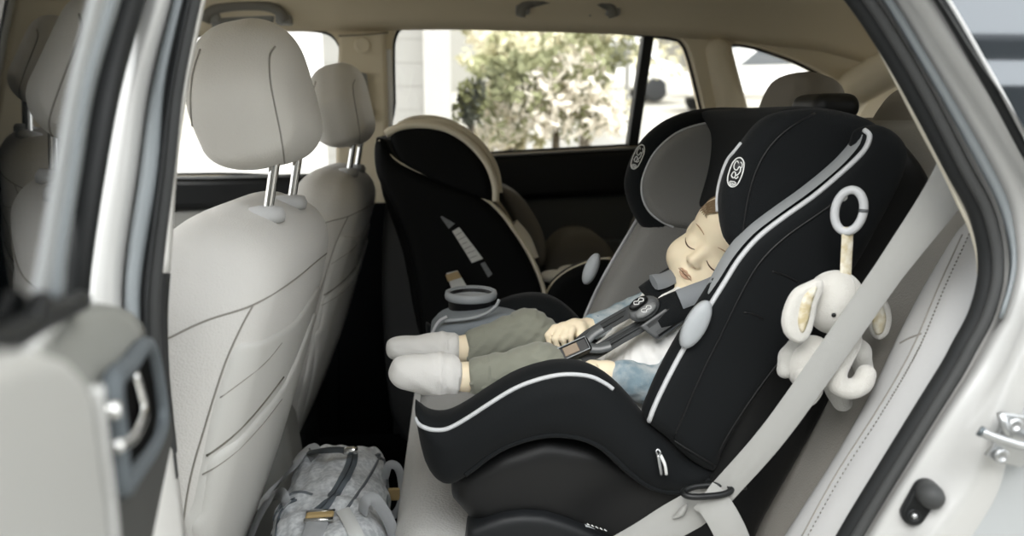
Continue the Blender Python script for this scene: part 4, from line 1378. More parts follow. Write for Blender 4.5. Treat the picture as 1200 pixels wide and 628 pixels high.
# ------------------------------------------------------------------ its head support: two deep wings
YH0, YH1 = 0.235, 0.605
hw = [(737, 226), (740, 198), (752, 172), (772, 150), (800, 134), (838, 126), (890, 126), (940, 128), (985, 136), (1000, 160), (970, 200), (930, 235), (890, 262), (850, 280), (815, 287), (780, 284), (753, 264)]
HW = smoothpoly(XZ(hw, YH1 - 0.05), 3)
far = union([slab(HW, YH1 - 0.045, YH1, 0.02)], 0.005).build('head_wing', [M_fab], cs)
SF = Surf(far)
inner = [(900, 140), (862, 141), (822, 145), (790, 157), (766, 180), (753, 208), (755, 235), (768, 256), (790, 266), (830, 268), (870, 262), (900, 240)]
wp = patch('wing_lining', SF, inner, 0.006, [M_gfab], far, 8, 0.012, Y=YH1 - 0.045)
on_line('piping', SF, [(902, 140), (880, 140), (858, 141), (836, 143), (815, 147), (796, 154), (780, 165), (766, 180), (757, 197), (752, 214), (753, 232), (761, 248), (774, 259), (789, 266)], 0.0017, [M_pipe], far, 0.0008, n=8, Y=YH1 - 0.045)
# near wing: mirrored outline, cut away so that the baby's face shows past it
nwp = [(866, 166), (853, 183), (845, 203), (840, 228), (841, 256), (850, 284), (880, 300), (930, 262), (985, 222), (1020, 190), (1030, 160), (1010, 140), (980, 131), (945, 127), (905, 132), (884, 144)]
NW = smoothpoly(XZ(nwp, YH0 + 0.03), 3)
nwg = union([slab(NW, YH0, YH0 + 0.042, 0.018)], 0.0045).build('head_wing', [M_fab], cs)
SN = Surf(nwg)
on_line('piping', SN, [(869, 168), (861, 178), (853, 188), (846, 206), (841, 228), (840, 248)], 0.0022, [M_pipe], nwg, 0.0006, n=8, Y=YH0 + 0.03)
on_line('seam', SN, [(955, 133), (925, 150), (902, 172), (886, 200), (876, 235), (870, 275)], 0.0014, [M_blk], nwg, 0.0002, n=8, Y=YH0)
# middle of the head support and grey inside strip
midp = XZ([(935, 126), (1000, 128), (1046, 146), (1040, 185), (985, 238), (920, 285), (915, 300), (925, 265), (940, 215), (945, 165)], YH0)
union([slab(smoothpoly(midp, 3), YH0 + 0.02, YH1 - 0.02, 0.02)], 0.007).build('head_pad', [M_fab], cs)
# height handle on top
f = Field(W(965, 122, YM) - Vector((0.07, 0.06, 0.03)), W(965, 122, YM) + Vector((0.07, 0.06, 0.035)), 0.004)
hc = W(966, 126, YM)
f.add(rbox(hc, (0.031, 0.045, 0.018), 0.016))
f.build('height_handle', [M_blk], cs)

# embroidered oval badges: a ring, a curling figure, a small bar with a name
def badge(surf, c, ax, a, b, par, Y):
    ax = Vector(ax).normalized(); sx = Vector((-ax.y, ax.x))
    def at(u, v):
        return (c[0] + ax.x * u * a + sx.x * v * b, c[1] + ax.y * u * a + sx.y * v * b)
    ring = [at(math.copysign(abs(math.cos(t)) ** 0.75, math.cos(t)), math.sin(t)) for t in [2 * math.pi * k / 20 for k in range(20)]]
    bp = patch('badge', surf, ring, 0.0012, [M_blk], par, 5, 0.002, Y=Y, n=2)
    sb_ = Surf(bp, *[o for o in [par]])
    on_line('badge_ring', sb_, ring, 0.0008, [M_logo], bp, 0.0005, Y=Y, closed=True, n=3)
    for pts in ([(-0.62, -0.1), (-0.78, -0.35), (-0.5, -0.6), (-0.2, -0.45), (-0.15, 0.05), (-0.45, 0.2), (-0.3, 0.55), (0.0, 0.5), (0.2, 0.2)],
                [(0.3, -0.5), (0.0, -0.35), (0.05, 0.0), (0.3, 0.1), (0.42, -0.2), (0.25, -0.55)],
                [(-0.75, 0.2), (-0.65, 0.55), (-0.4, 0.62)], [(0.2, 0.55), (0.4, 0.35), (0.35, 0.05)]):
        on_line('badge_figure', sb_, [at(-u, v) for u, v in pts], 0.00065, [M_logo], bp, 0.0006, Y=Y, n=4)
    bar = [at(-0.66, 0.5), at(-0.88, 0.3), at(-0.88, -0.3), at(-0.66, -0.5)]
    on_line('badge_bar', sb_, bar, 0.0006, [M_logo], bp, 0.0006, Y=Y, closed=True, n=3)
    on_line('badge_word', sb_, [at(-0.72, 0.28), at(-0.82, 0.14), at(-0.72, 0.0), at(-0.82, -0.12), at(-0.72, -0.28)], 0.0005, [M_logo], bp, 0.0006, Y=Y, n=3)
badge(SN, (862.5, 202), (0.33, -1), 17.5, 7.5, nwg, YH0)
badge(SF, (747.5, 184), (0.42, -1), 15, 5.2, far, YH1 - 0.045)

# ------------------------------------------------------------------ cup holder on the far side
CK = 0.76
cup_c = W(552, 350, 0.60)
g = G(); g.add(*lathe_geo([(r * CK, h) for r, h in ((0.044, -0.10), (0.047, -0.03), (0.048, -0.004), (0.0515, 0.0), (0.053, 0.005), (0.0515, 0.011), (0.046, 0.012), (0.0435, 0.006), (0.0425, -0.03), (0.040, -0.085), (0, -0.085))], cup_c, (0, 0, 1), 40))
ch = g.build('cup_holder', [M_blk], cs)
g = G(); g.add(*lathe_geo([(r * CK, h) for r, h in ((0.0500, -0.001), (0.0545, 0.002), (0.0553, 0.007), (0.0535, 0.0125), (0.0490, 0.0140), (0.0450, 0.0110), (0.0450, 0.004))], cup_c, (0, 0, 1), 48))
g.build('cup_rim', [M_lgrey], ch, label='pale grey cup holder rim')
armp = XZ([(508, 386), (520, 376), (545, 371), (580, 368), (606, 370), (625, 380), (640, 396), (650, 412), (640, 440), (520, 440), (506, 410), (504, 392)], 0.53)
am = union([slab(smoothpoly(armp, 3), 0.520, 0.625, 0.022)], 0.005).build('arm_pad', [mat('slate_fabric', '#7d8388', 0.85, bump=('cells', 800, 0.3))], cs)
SA = Surf(am)
P = catmull([W(*q, 0.517) for q in ((496, 470), (497, 440), (500, 412), (506, 392), (514, 377), (524, 371))], 6)
tube('piping', P, 0.0024, [M_pipe], am, 8)
tube('trim_curve', catmull([W(*q, 0.519) for q in ((521, 376), (546, 374), (566, 369), (580, 360), (585, 351))], 6), 0.0026, [M_lgrey], am, 8)

# zip pull near the rear corner of the leg side, and a printed label behind the wing
zp = W(773, 540, YN - 0.004)
t0 = tube('zip_pull', catmull([W(771, 526, YN - 0.003), W(774, 530, YN - 0.005), W(772, 534, YN - 0.005), W(769, 529, YN - 0.004), W(771, 526, YN - 0.003)], 5), 0.0011, [M_steel], cs, 6)
tube('pull_cord', catmull([W(771, 533, YN - 0.004), W(773, 544, YN - 0.007), W(775, 556, YN - 0.006)], 5), 0.0019, [M_steel], t0, 8)
tube('pull_cord', catmull([W(774, 533, YN - 0.004), W(779, 544, YN - 0.007), W(781, 556, YN - 0.005)], 5), 0.0019, [M_logo], t0, 8)
M_label = mat('printed_label', '#cfcfcb', 0.6)
M_ink = mat('label_ink', '#6a6b6a', 0.8)
def label_card(name, c4, nrm, par, lines, m=None):
    A, B, C_, D = [Vector(v) for v in c4]
    n = Vector(nrm).normalized()
    o = prism(name, [A, B, C_, D], n * 0.0008, [m or M_label], par)
    for k in range(lines):
        u = (k + 1) / (lines + 1)
        a, b = A.lerp(D, u), B.lerp(C_, u)
        e = 0.25 if k % 3 == 2 else 0.08
        tube('print_line', [a.lerp(b, 0.08) + n * 0.0009, a.lerp(b, 1 - e) + n * 0.0009], 0.0006, [M_ink], o, 4)
    return o
label_card('warning_label', [W(918, 366, YN + 0.036), W(932, 378, YN + 0.036), W(906, 414, YN + 0.036), W(891, 408, YN + 0.036)], (0, -1, 0), cs, 7)
label_card('warning_label', [W(960, 316, YN + 0.036), W(984, 308, YN + 0.036), W(982, 318, YN + 0.036), W(958, 326, YN + 0.036)], (0, -1, 0), cs, 2, mat('label_dim', '#77797a', 0.6))
# ------------------------------------------------------------------ the sleeping baby
M_skin = mat('skin', '#eedfc2', 0.55, spec=0.3)
MATS['skin'].node_tree.nodes['Principled BSDF'].inputs['Subsurface Weight'].default_value = 0.04
MATS['skin'].node_tree.nodes['Principled BSDF'].inputs['Subsurface Radius'].default_value = (0.01, 0.004, 0.002)
M_lip = mat('lips', '#bd9a80', 0.5)
M_hair = mat('light_brown_hair', '#7d684d', 0.7, bump=('wave', 120, 0.6))
M_sock = mat('white_sock_knit', '#dedcd8', 0.95, bump=('noise', 900, 0.8), spec=0.1, sheen=0.3)
M_pants = mat('sage_grey_trousers', '#85867a', 0.95, bump=('noise', 700, 0.3), spec=0.1, sheen=0.2)
M_shirt = mat('pale_grey_shirt', '#e6e5e2', 0.9, bump=('noise', 300, 0.4), spec=0.1)
M_jack = mat('slate_blue_jacket', '#7f939d', 0.9, var=(38, '#b9bfc1'), bump=('noise', 600, 0.4), spec=0.1)

baby = thing('person', 'baby asleep in the black child seat wearing white socks and a slate blue jacket', 'person', (0.1, 0.42, 0.86))
HC = Vector((0.3790, 0.4243, 1.0250)); HS = 0.985
HRt = Vector((-0.5184, 0.6530, 0.5521)); HF = Vector((-0.7260, -0.6772, 0.1194)); HU = Vector((0.4519, -0.3390, 0.8252))
HM = [HRt, HF, HU]
def hl(x, y, z):
    return HC + (HRt * x + HF * y + HU * z) * HS
def hell(c, r):
    return ell(hl(*c), [v * HS for v in r], HM)
def hcap(a, b, ra, rb=None):
    return cap(hl(*a), hl(*b), ra * HS, (ra if rb is None else rb) * HS)

Pv, Ch, Nk = W(734, 442, 0.42), W(796, 376, 0.42), W(822, 350, 0.42)
LS, RS = W(836, 374, 0.350), W(790, 348, 0.50)          # shoulders: baby's left is nearer
LE, LW_ = W(780, 458, 0.325), W(712, 436, 0.335)
RE, RW = W(736, 372, 0.515), W(690, 384, 0.462)
LH, LK, LA = W(724, 462, 0.375), W(632, 434, 0.350), W(545, 443, 0.355)
RH, RK, RA = W(722, 452, 0.465), W(618, 391, 0.480), W(543, 409, 0.472)
LT, RT = W(476, 436, 0.345), W(466, 408, 0.465)
body = union([cap(Pv, Ch, 0.05, 0.052)], 0.0024)
lo = np.min([Pv, LT, RT, LS, RS, LE, LH, hl(0, 0, 0)], 0) - 0.11
hi = np.max([Pv, LT, RT, LS, RS, hl(0, 0, 0.03)], 0) + 0.10
B = Field(lo, hi, 0.0023)
torso = [cap(Pv + Vector((0, dy, 0)), Ch + Vector((0, dy, 0)), 0.047, 0.047) for dy in (-0.034, 0.034)]
for p in torso:
    B.add(p, 0.03)
B.add(cap(Ch, Nk, 0.045, 0.028), 0.03).add(cap(Nk, hl(0, -0.008, -0.045), 0.027, 0.026), 0.02)
arms = [cap(LS, LE, 0.0235, 0.0205), cap(LE, LW_, 0.020, 0.0145), cap(RS, RE, 0.0235, 0.0205), cap(RE, RW, 0.020, 0.0135)]
legs = [cap(LH, LK, 0.034, 0.029), cap(LK, LA, 0.029, 0.0185), cap(RH, RK, 0.034, 0.029), cap(RK, RA, 0.029, 0.0185)]
for p in arms + legs:
    B.add(p, 0.012)
feet = [cap(LA, LA.lerp(LT, 0.45), 0.0185, 0.0205), cap(LA.lerp(LT, 0.45), LT, 0.0205, 0.0155), cap(RA, RA.lerp(RT, 0.4), 0.0165, 0.0165), cap(RA.lerp(RT, 0.4), RT, 0.0165, 0.0125)]
for p in feet:
    B.add(p, 0.010)
# right hand lying on the thigh: palm, four bent fingers, thumb
palm = [cap(RW, W(674, 384, 0.447), 0.0125, 0.0135), cap(W(678, 386, 0.440), W(660, 386, 0.440), 0.0125, 0.011)]
for p in palm:
    B.add(p, 0.008)
fing = [((650, 384, .440), (642, 393, .432), (645, 405, .430)), ((657, 386, .434), (650, 397, .424), (654, 408, .424)), ((664, 387, .430), (659, 397, .419), (662, 405, .420)), ((671, 386, .428), (668, 394, .418), (670, 402, .419))]
for k, (a, b, c) in enumerate(fing):
    a, b, c = W(*a), W(*b), W(*c)
    B.add(cap(a, b, 0.0055, 0.0049), 0.0022).add(cap(b, c, 0.0049, 0.0039), 0.0012)
B.add(cap(W(682, 388, .432), W(680, 398, .424), 0.0062, 0.0052), 0.003).add(cap(W(680, 398, .424), W(675, 406, .421), 0.0052, 0.0042), 0.0015)
# left hand, mostly behind the padded leg side
B.add(cap(LW_, W(694, 433, 0.338), 0.013, 0.013), 0.006)
for k, dy in enumerate((-0.016, -0.006, 0.004, 0.013)):
    a, b, c = W(690, 432, 0.338 + dy), W(678, 436 + k, 0.338 + dy), W(670, 444 + k, 0.338 + dy)
    B.add(cap(a, b, 0.0055, 0.0049), 0.0025).add(cap(b, c, 0.0049, 0.0040), 0.0012)
B.add(cap(W(696, 430, 0.322), W(684, 436, 0.316), 0.006, 0.0048), 0.003)
# head
H_ = [hell((0, -0.012, 0.020), (0.064, 0.076, 0.066)), hell((0, 0.016, -0.028), (0.053, 0.052, 0.050)), hell((0, 0.030, 0.030), (0.050, 0.038, 0.040)),
      hell((0.029, 0.038, -0.040), (0.025, 0.024, 0.025)), hell((-0.029, 0.038, -0.040), (0.025, 0.024, 0.025)), hell((0, 0.046, -0.062), (0.019, 0.017, 0.013))]
for p in H_:
    B.add(p, 0.016)
B.add(hell((0, 0.055, -0.046), (0.019, 0.013, 0.012)), 0.008)
B.add(hcap((0, 0.060, 0.000), (0, 0.073, -0.021), 0.0048, 0.0078), 0.009)
for s in (-1, 1):
    B.add(hell((s * 0.0072, 0.069, -0.0245), (0.0052, 0.0058, 0.0045)), 0.003)
    B.cut(hell((s * 0.024, 0.072, 0.004), (0.013, 0.007, 0.006)), 0.008)
    B.add(hell((s * 0.024, 0.051, -0.009), (0.0135, 0.0115, 0.0100)), 0.004)
    B.add(hell((s * 0.064, -0.010, -0.014), (0.007, 0.013, 0.019)), 0.004)
B.add(hcap((-0.0105, 0.0655, -0.0425), (0.0105, 0.0655, -0.0425), 0.0026, 0.0026), 0.003)
B.add(hell((0, 0.0675, -0.0418), (0.0075, 0.0035, 0.0032)), 0.002)
B.add(hell((0, 0.0655, -0.0495), (0.0100, 0.0045, 0.0036)), 0.0022)
B.cut(hcap((-0.013, 0.0665, -0.0462), (0.013, 0.0665, -0.0462), 0.0010), 0.0015)
bd_ = B.build('person_body', [M_skin], baby)
SBD = Surf(bd_)
def on_face(pts, r, m, name, par, off=0.0):
    P = []
    for x, z in pts:
        o = hl(x, 0.2, z)
        l, n, i, d = SBD.t.ray_cast(o, -HF)
        if l is not None:
            P.append(l + n * off)
    k = len(P)
    return tube(name, P, [r * (0.35 + 0.65 * math.sin(math.pi * (i + 0.5) / k)) for i in range(k)], [m], par, 6)
M_lash = mat('lash_brown', '#5c4738', 0.8)
M_brow = mat('brow_hair', '#a98b6c', 0.9)
for s in (-1, 1):
    on_face([(s * (0.024 + 0.0125 * t), -0.0118 - 0.0042 * (1 - t * t)) for t in [i / 8 - 1 for i in range(17)]], 0.0011, M_lash, 'eyelashes', bd_, 0.0002)
    on_face([(s * (0.025 + 0.012 * t), 0.0125 + 0.002 * (1 - t * t)) for t in [i / 6 - 1 for i in range(13)]], 0.0010, M_brow, 'eyebrow', bd_, 0.0000)
    on_face([(s * (0.0068 + 0.0022 * t), -0.0290) for t in [i / 3 - 1 for i in range(7)]], 0.0009, M_lip, 'nostril', bd_, -0.0002)
on_face([(0.0118 * t, -0.0424 - 0.0026 * t * t + 0.0006 * math.cos(9 * t)) for t in [i / 10 - 1 for i in range(21)]], 0.0021, M_lip, 'upper_lip', bd_, -0.0006)
on_face([(0.0100 * t, -0.0496 + 0.0016 * t * t) for t in [i / 10 - 1 for i in range(21)]], 0.0025, M_lip, 'lower_lip', bd_, -0.0007)
on_face([(0.0135 * t, -0.0460 - 0.0012 * t * t) for t in [i / 10 - 1 for i in range(21)]], 0.0008, mat('mouth_line', '#7d5b48', 0.8), 'mouth_line', bd_, 0.0004)
hf = union([hell((0, -0.014, 0.022), (0.0675, 0.0775, 0.0685))], 0.003)
h1, h2 = SBD.hit(819, 250, 0.46)[0], SBD.hit(841, 254, 0.40)[0]
h3 = HC - HF * 0.045 - HU * 0.01
hn = (h1 - h3).cross(h2 - h3).normalized()
if hn.dot(HC + HF * 0.07 - HU * 0.02 - h3) < 0:
    hn = -hn
hf.half(h3, hn)
hf.warp(lambda x, y, z: 0.0009 * np.sin(260 * (x + 0.4 * z)) * np.sin(180 * y + 90 * z))
hf.build('hair', [M_hair], bd_)
g = G()
for k in range(26):
    u = -0.03 + 0.06 * k / 25
    P = [hl(u, 0.030, 0.072), hl(u + 0.002 * math.sin(k), 0.046 + 0.002 * math.cos(k * 2), 0.063), hl(u + 0.004 * math.sin(k * 1.7), 0.056 + 0.0015 * math.sin(k * 3), 0.052 - 0.004 * abs(math.sin(k * 2.3)))]
    g.add(*tube_geo(catmull(P, 4), [0.0016, 0.0015, 0.0014, 0.0013, 0.0011, 0.0010, 0.0008, 0.0006, 0.0004], 5))
for k in range(14):
    P, N = SBD.line([(850, 234 + 1.2 * k), (840, 236 + 1.1 * k), (830, 240 + 0.9 * k), (822 + 0.6 * k, 247 + 0.6 * k + 2.0 * math.sin(k * 2.1))], 0.0032, 4, 0.42)
    m_ = len(P)
    g.add(*tube_geo(P, [0.0010 * (1 - 0.7 * i / m_) for i in range(m_)], 5))
g.build('hair_tuft', [M_hair], bd_)

# clothing
sp_dir = (Ch - Pv).normalized()
frontd = Vector((-sp_dir.z, 0, sp_dir.x))
sh = Field(lo, hi, 0.0032)
for p in torso:
    sh.add(p, 0.03, 0.0045)
sh.add(cap(Ch, Nk, 0.045, 0.028), 0.03, 0.003)
sh.half(Nk + Vector((0, 0, 0.004)), (0.45, 0, 0.9))
sh.warp(lambda x, y, z: 0.0016 * np.sin(((x * sp_dir.x + z * sp_dir.z) * 330 + 14 * np.sin(y * 42))) + 0.001 * np.sin(140 * (y - x)))
shirt = sh.build('shirt', [M_shirt], baby)
jk = Field(lo, hi, 0.0032)
for p in torso:
    jk.add(p, 0.03, 0.0085)
jk.add(cap(Ch, Nk, 0.047, 0.034), 0.03, 0.006)
c0 = Pv.lerp(Ch, 0.5)
jk.half(c0 - frontd * 0.022, frontd)
jk.half(Nk + Vector((0, 0, 0.002)), (0.45, 0, 0.9))
for p in arms[:1] + arms[2:3]:
    jk.add(p, 0.012, 0.0055)
jk.add(cap(LE, LE.lerp(LW_, 0.72), 0.0225, 0.0195), 0.010, 0.004).add(cap(RE, RE.lerp(RW, 0.88), 0.0205, 0.0150), 0.010, 0.0035)
jk.add(cap(Nk + Vector((0.02, -0.04, 0.0)), Nk + Vector((0.02, 0.04, 0.0)), 0.016, 0.016), 0.012)
jk.warp(lambda x, y, z: 0.0013 * np.sin(210 * x + 60 * np.sin(z * 40)) * np.sin(170 * z - 90 * y))
jk.build('jacket', [M_jack], baby)
for nm, a, b, r in (('left', LE, LW_, 0.0215), ('right', RE, RW, 0.0165)):
    q0, q1 = a.lerp(b, 0.66 if nm == 'left' else 0.80), a.lerp(b, 0.78 if nm == 'left' else 0.92)
    tube('cuff', [q0, q0.lerp(q1, 0.5), q1], [r + 0.001, r + 0.0015, r], [mat('cuff_blue', '#6f8390', 0.9)], baby, 16)
pt = Field(lo, hi, 0.0028)
for p in torso:
    pt.add(cap(W(712, 474, .41), W(724, 468, .43), 0.042, 0.042), 0.02, 0.003)
    break
for p in legs:
    pt.add(p, 0.014, 0.0052)
pt.half(LA.lerp(LK, 0.06), Vector((-1, 0, 0.05)))
pt.warp(lambda x, y, z: 0.0014 * np.sin(150 * x + 40 * np.sin(60 * z)) * np.sin(120 * z + 80 * y) + 0.0008 * np.sin(320 * (x - z)))
pt.build('trousers', [M_pants], baby)
for a, k, r in ((LA, LK, 0.0235), (RA, RK, 0.0225)):
    q0, q1 = a.lerp(k, 0.08), a.lerp(k, 0.36)
    c_ = tube('trouser_cuff', [q0, q0.lerp(q1, 0.2), q0.lerp(q1, 0.8), q1], [r, r + 0.0022, r + 0.0035, r + 0.004], [M_pants], baby, 24)
for a, t, pr, infl in ((LA, LT, feet[:2], 0.0068), (RA, RT, feet[2:], 0.0048)):
    d = (t - a).normalized()
    sk_ = union([pr[0], pr[1], cap(a + d * 0.012 + Vector((0, 0, -0.004)), a + d * 0.03 + Vector((0, 0, -0.003)), 0.0165, 0.0165)], 0.0025, 0.012, infl)
    sk_.half(a + d * 0.010, -d)
    sk_.warp(lambda x, y, z: 0.0007 * np.sin(420 * x) * (x > a.x - 0.04) + 0.0005 * np.sin(260 * z + 200 * x))
    sk = sk_.build('sock', [M_sock], baby)
    q = a + d * 0.014
    tube('sock_rib', [a + d * 0.008, a + d * 0.013, a + d * 0.026], [0.0205, 0.0235, 0.0240], [M_sock], sk, 24)

# ------------------------------------------------------------------ harness over the baby (part of the child seat)
SBY = Surf(shirt, bpy.data.objects['jacket'], bpy.data.objects['trousers'], bd_)
def strap(name, pts, wd, off, par, m=M_web, Y=0.40, th=0.0022):
    P, N = SBY.line(pts, off, 6, Y, 4)
    o = ribbon(name, P, wd, th, N, [m], par)
    return o, P, N
def free_strap(name, pts, wd, n, par, m=M_web, th=0.0022):
    P = catmull([W(*q) for q in pts], 6)
    return ribbon(name, P, wd, th, n, [m], par)
nst = Vector((-0.55, -0.65, 0.5))
lapY = 0.345
s1_ = free_strap('harness_strap', [(672, 420, .350), (697, 413, .350), (726, 396, .346), (752, 381, .344), (776, 364, .348), (806, 356, .346), (838, 345, .350), (880, 315, .36)], 0.019, nst, cs)
s2_ = free_strap('harness_strap', [(668, 412, .375), (684, 397, .398), (706, 383, .408), (734, 367, .412), (752, 357, .415), (772, 342, .428), (800, 325, .455), (850, 290, .47)], 0.019, nst, cs)
for so_, pts in ((s1_, [(697, 411.5, .346), (726, 394.5, .342), (750, 380.5, .340)]), (s2_, [(686, 394, .393), (706, 381.5, .403), (732, 366.5, .407)])):
    for dz in (-0.004, 0.004):
        tube('strap_stripe', [p + Vector((0.3 * dz, 0, dz)) for p in catmull([W(*q) for q in pts], 5)], 0.0007, [M_webd], so_, 5)
# shoulder pads
pad_n = Vector((-0.5, -0.7, 0.5))
o = free_strap('harness_pad', [(768, 371, .338), (786, 362, .336), (806, 354, .333), (826, 347, .335), (846, 338, .34)], 0.042, pad_n, cs, M_fab, 0.012)
free_strap('pad_lining', [(796, 351, .330), (812, 345, .328), (828, 339, .328), (846, 331, .332)], 0.028, pad_n, o, mat('pad_grey', '#7b7f83', 0.85), 0.010)
o = free_strap('harness_pad', [(760, 346, .405), (772, 337, .412), (786, 328, .425), (802, 318, .44)], 0.040, pad_n, cs, M_fab, 0.012)
free_strap('pad_lining', [(766, 331, .402), (778, 328, .408), (792, 322, .422)], 0.026, pad_n, o, MATS['pad_grey'], 0.010)
# chest clip: two joined ovals with raised marks, and its webbing slots
cc = W(761, 362, 0.338)
ca = (W(776, 380, 0.336) - W(736, 350, 0.352)).normalized()
cx = (W(742, 372, 0.338) - W(768, 354, 0.340)).normalized()
cn = Vector((-0.5, -0.78, 0.38)).normalized()
cl = oval('chest_clip', cc - ca * 0.004 + cx * 0.004, cn, cx, 0.0215, 0.015, 0.007, mat('clip_grey', '#4b4d4e', 0.45), cs)
oval('clip_button', cc - ca * 0.012 + cx * 0.002 + cn * 0.009, cn, cx, 0.0135, 0.0062, 0.004, M_blk, cl)
oval('clip_button', cc + ca * 0.002 + cx * 0.004 + cn * 0.009, cn, cx, 0.0155, 0.0075, 0.004, mat('clip_mid', '#6c6e6e', 0.45), cl)
for k, (u, v) in enumerate(((-0.012, 0.0), (0.002, 0.002))):
    base = cc + ca * u + cx * v + cn * (0.0137)
    for pts in ([(-0.007, 0), (-0.004, 0.003), (0, 0.001), (0.003, 0.003), (0.007, 0.0)], [(-0.007, 0), (-0.004, -0.003), (0, -0.001), (0.004, -0.003), (0.007, 0)]):
        tube('clip_mark', catmull([base + cx * a + ca * b for a, b in pts], 4), 0.0006, [M_logo], cl, 5)
for dd in (0.020, 0.034):
    q = cc + ca * dd + cx * 0.002
    prism('clip_loop', [q + cx * a + ca * b + cn * 0.006 for a, b in ((-0.023, -0.005), (0.019, -0.005), (0.021, 0.005), (-0.021, 0.005))], cn * -0.010, [M_blk], cl, 0.002)
g = G(); g.add(*box_geo(cc + ca * 0.026 + cx * 0.006, (0.021, 0.0135, 0.006), (cx, ca, cn)))
bevel(g.build('clip_body', [mat('clip_grey', '#4b4d4e', 0.45)], cl, False), 0.003)
# crotch buckle with its coloured press tab
bc_ = W(674, 410, 0.345)
bx = (W(655, 419, .35) - W(693, 402, .35)).normalized()
bn = Vector((-0.35, -0.75, 0.55)).normalized()
by = bn.cross(bx).normalized()
bk2 = G(); bk2.add(*box_geo(bc_, (0.021, 0.0105, 0.007), (bx, by, bn)))
bko = bevel(bk2.build('buckle', [M_blk], cs, False), 0.004)
g = G(); g.add(*box_geo(bc_ + bx * 0.004 + bn * 0.007, (0.010, 0.0062, 0.0012), (bx, by, bn)))
bevel(g.build('buckle_tab', [mat('tab_tan', '#8b7a66', 0.6)], bko, False, label='tan press tab'), 0.001)
tube('buckle_edge', [bc_ + bx * a + by * b + bn * 0.0072 for a, b in ((0.019, -0.009), (-0.019, -0.009), (-0.019, 0.009), (0.019, 0.009))], 0.0008, [M_lgrey], bko, 6, True)
for dy in (-0.005, 0.006):
    ribbon('buckle_tongue', catmull([bc_ - bx * 0.018 + by * dy, bc_ - bx * 0.03 + by * (dy * 2.0), bc_ - bx * 0.044 + by * (dy * 2.4)], 4), 0.013, 0.003, bn, [mat('tongue_grey', '#4c4f50', 0.35)], bko)
free_strap('crotch_strap', [(655, 419, .352), (648, 432, .39), (652, 446, .42)], 0.030, bn, cs)
# ------------------------------------------------------------------ rear facing child seat by the far door
M_cream = mat('cream_edging', '#d8cfba', 0.75)
M_cpad = mat('cream_pad', '#e6e1d4', 0.9, sheen=0.3)
M_taupe = mat('taupe_lining', '#69655d', 0.9, bump=('cells', 700, 0.3))
M_shell = mat('far_shell_black', '#070808', 0.7, spec=0.15)
FN, FR_, FM = 0.93, 1.34, 1.135
fs = thing('child_car_seat', 'black rear facing child car seat with cream edging by the far door', 'child car seat', (0.05, FM, 0.70))
shell = [(438, 168), (450, 163), (462, 185), (490, 203), (530, 219), (566, 233), (598, 265), (620, 299), (634, 332), (638, 352), (636, 372), (628, 400), (590, 440), (530, 470), (500, 420), (490, 350), (474, 280), (456, 236), (440, 205)]
SX = smoothpoly(XZ(shell, FN), 3)
nsx = union([slab(SX, FN, FN + 0.06, 0.022)], 0.007).build('shell_side', [M_shell], fs)
union([slab(SX, FR_ - 0.06, FR_, 0.022)], 0.009).build('shell_side', [M_taupe], fs)
back_ = XZ([(436, 170), (446, 166), (470, 230), (500, 300), (540, 372), (590, 410), (580, 450), (520, 470), (490, 400), (470, 300), (446, 232)], FN)
union([slab(smoothpoly(back_, 3), FN + 0.03, FR_ - 0.03, 0.02)], 0.009).build('shell_back', [M_shell], fs)
tube('shell_edge', catmull([W(*q, FN + 0.012) for q in ((444, 164), (452, 176), (468, 190), (492, 202), (530, 217), (566, 232), (584, 246), (600, 266), (621, 299), (635, 332), (639, 352), (636, 366))], 6),
     [0.0016 + 0.0034 * max(0.0, min(1.0, (i - 22) / 20)) for i in range(67)], [M_cream], nsx, 8)
tube('shell_edge', catmull([Vector((q.x, FR_ - 0.012, q.z)) for q in (W(*q, FN) for q in ((498, 203), (530, 217), (566, 232), (600, 266), (621, 299), (635, 332), (638, 356)))], 6), 0.005, [M_cream], fs, 8)
union([slab(smoothpoly(XZ([(450, 240), (486, 234), (505, 290), (520, 350), (560, 400), (600, 430), (560, 520), (470, 520), (448, 400)], FN + 0.04), 3), FN + 0.05, FR_ - 0.05, 0.02)], 0.009).build('base', [M_darktrim], fs)
# domed head wings rolled in cream
dm = [(456, 156), (474, 149), (500, 148), (526, 154), (550, 170), (568, 192), (577, 216), (578, 238), (566, 236), (530, 222), (494, 206), (468, 190)]
DX = smoothpoly(XZ(dm, FN + 0.01), 3)
d1 = union([slab(DX, FN + 0.005, FN + 0.05, 0.015)], 0.006).build('head_wing', [M_shell], fs)
tube('wing_roll', catmull([W(*q, FN + 0.012) for q in ((452, 157), (472, 148), (500, 146.5), (528, 153), (552, 169), (571, 192), (580, 216), (581, 236))], 6), 0.0075, [M_cream], d1, 10)
union([slab(DX, FR_ - 0.05, FR_ - 0.005, 0.015)], 0.007).build('head_wing', [M_taupe], fs)
d2 = [o for o in COL.objects if o.name.startswith('head_wing')][-1]
tube('wing_roll', catmull([Vector((q.x, FR_ - 0.03, q.z + 0.012)) for q in (W(*q, FN) for q in ((452, 157), (472, 148), (500, 146.5), (528, 153), (552, 169), (571, 192), (580, 216), (581, 236)))], 6), 0.009, [M_cream], d2, 10)
# crown of the head support, seen as the outer cream band
crown = [(452, 150), (478, 141), (510, 139), (540, 146), (566, 166), (584, 194), (589, 222)]
rails_ = []
for y, d in ((FN + 0.02, 3), (FN + 0.05, 0), (FM - 0.1, 1), (FM + 0.1, 4)):
    base = [W(a, b + d, FN + 0.03) for a, b in crown]
    rails_.append(catmull([Vector((p.x, y, p.z)) for p in base], 6))
loft('crown_band', rails_, [M_cream], fs, 36, 0.012)
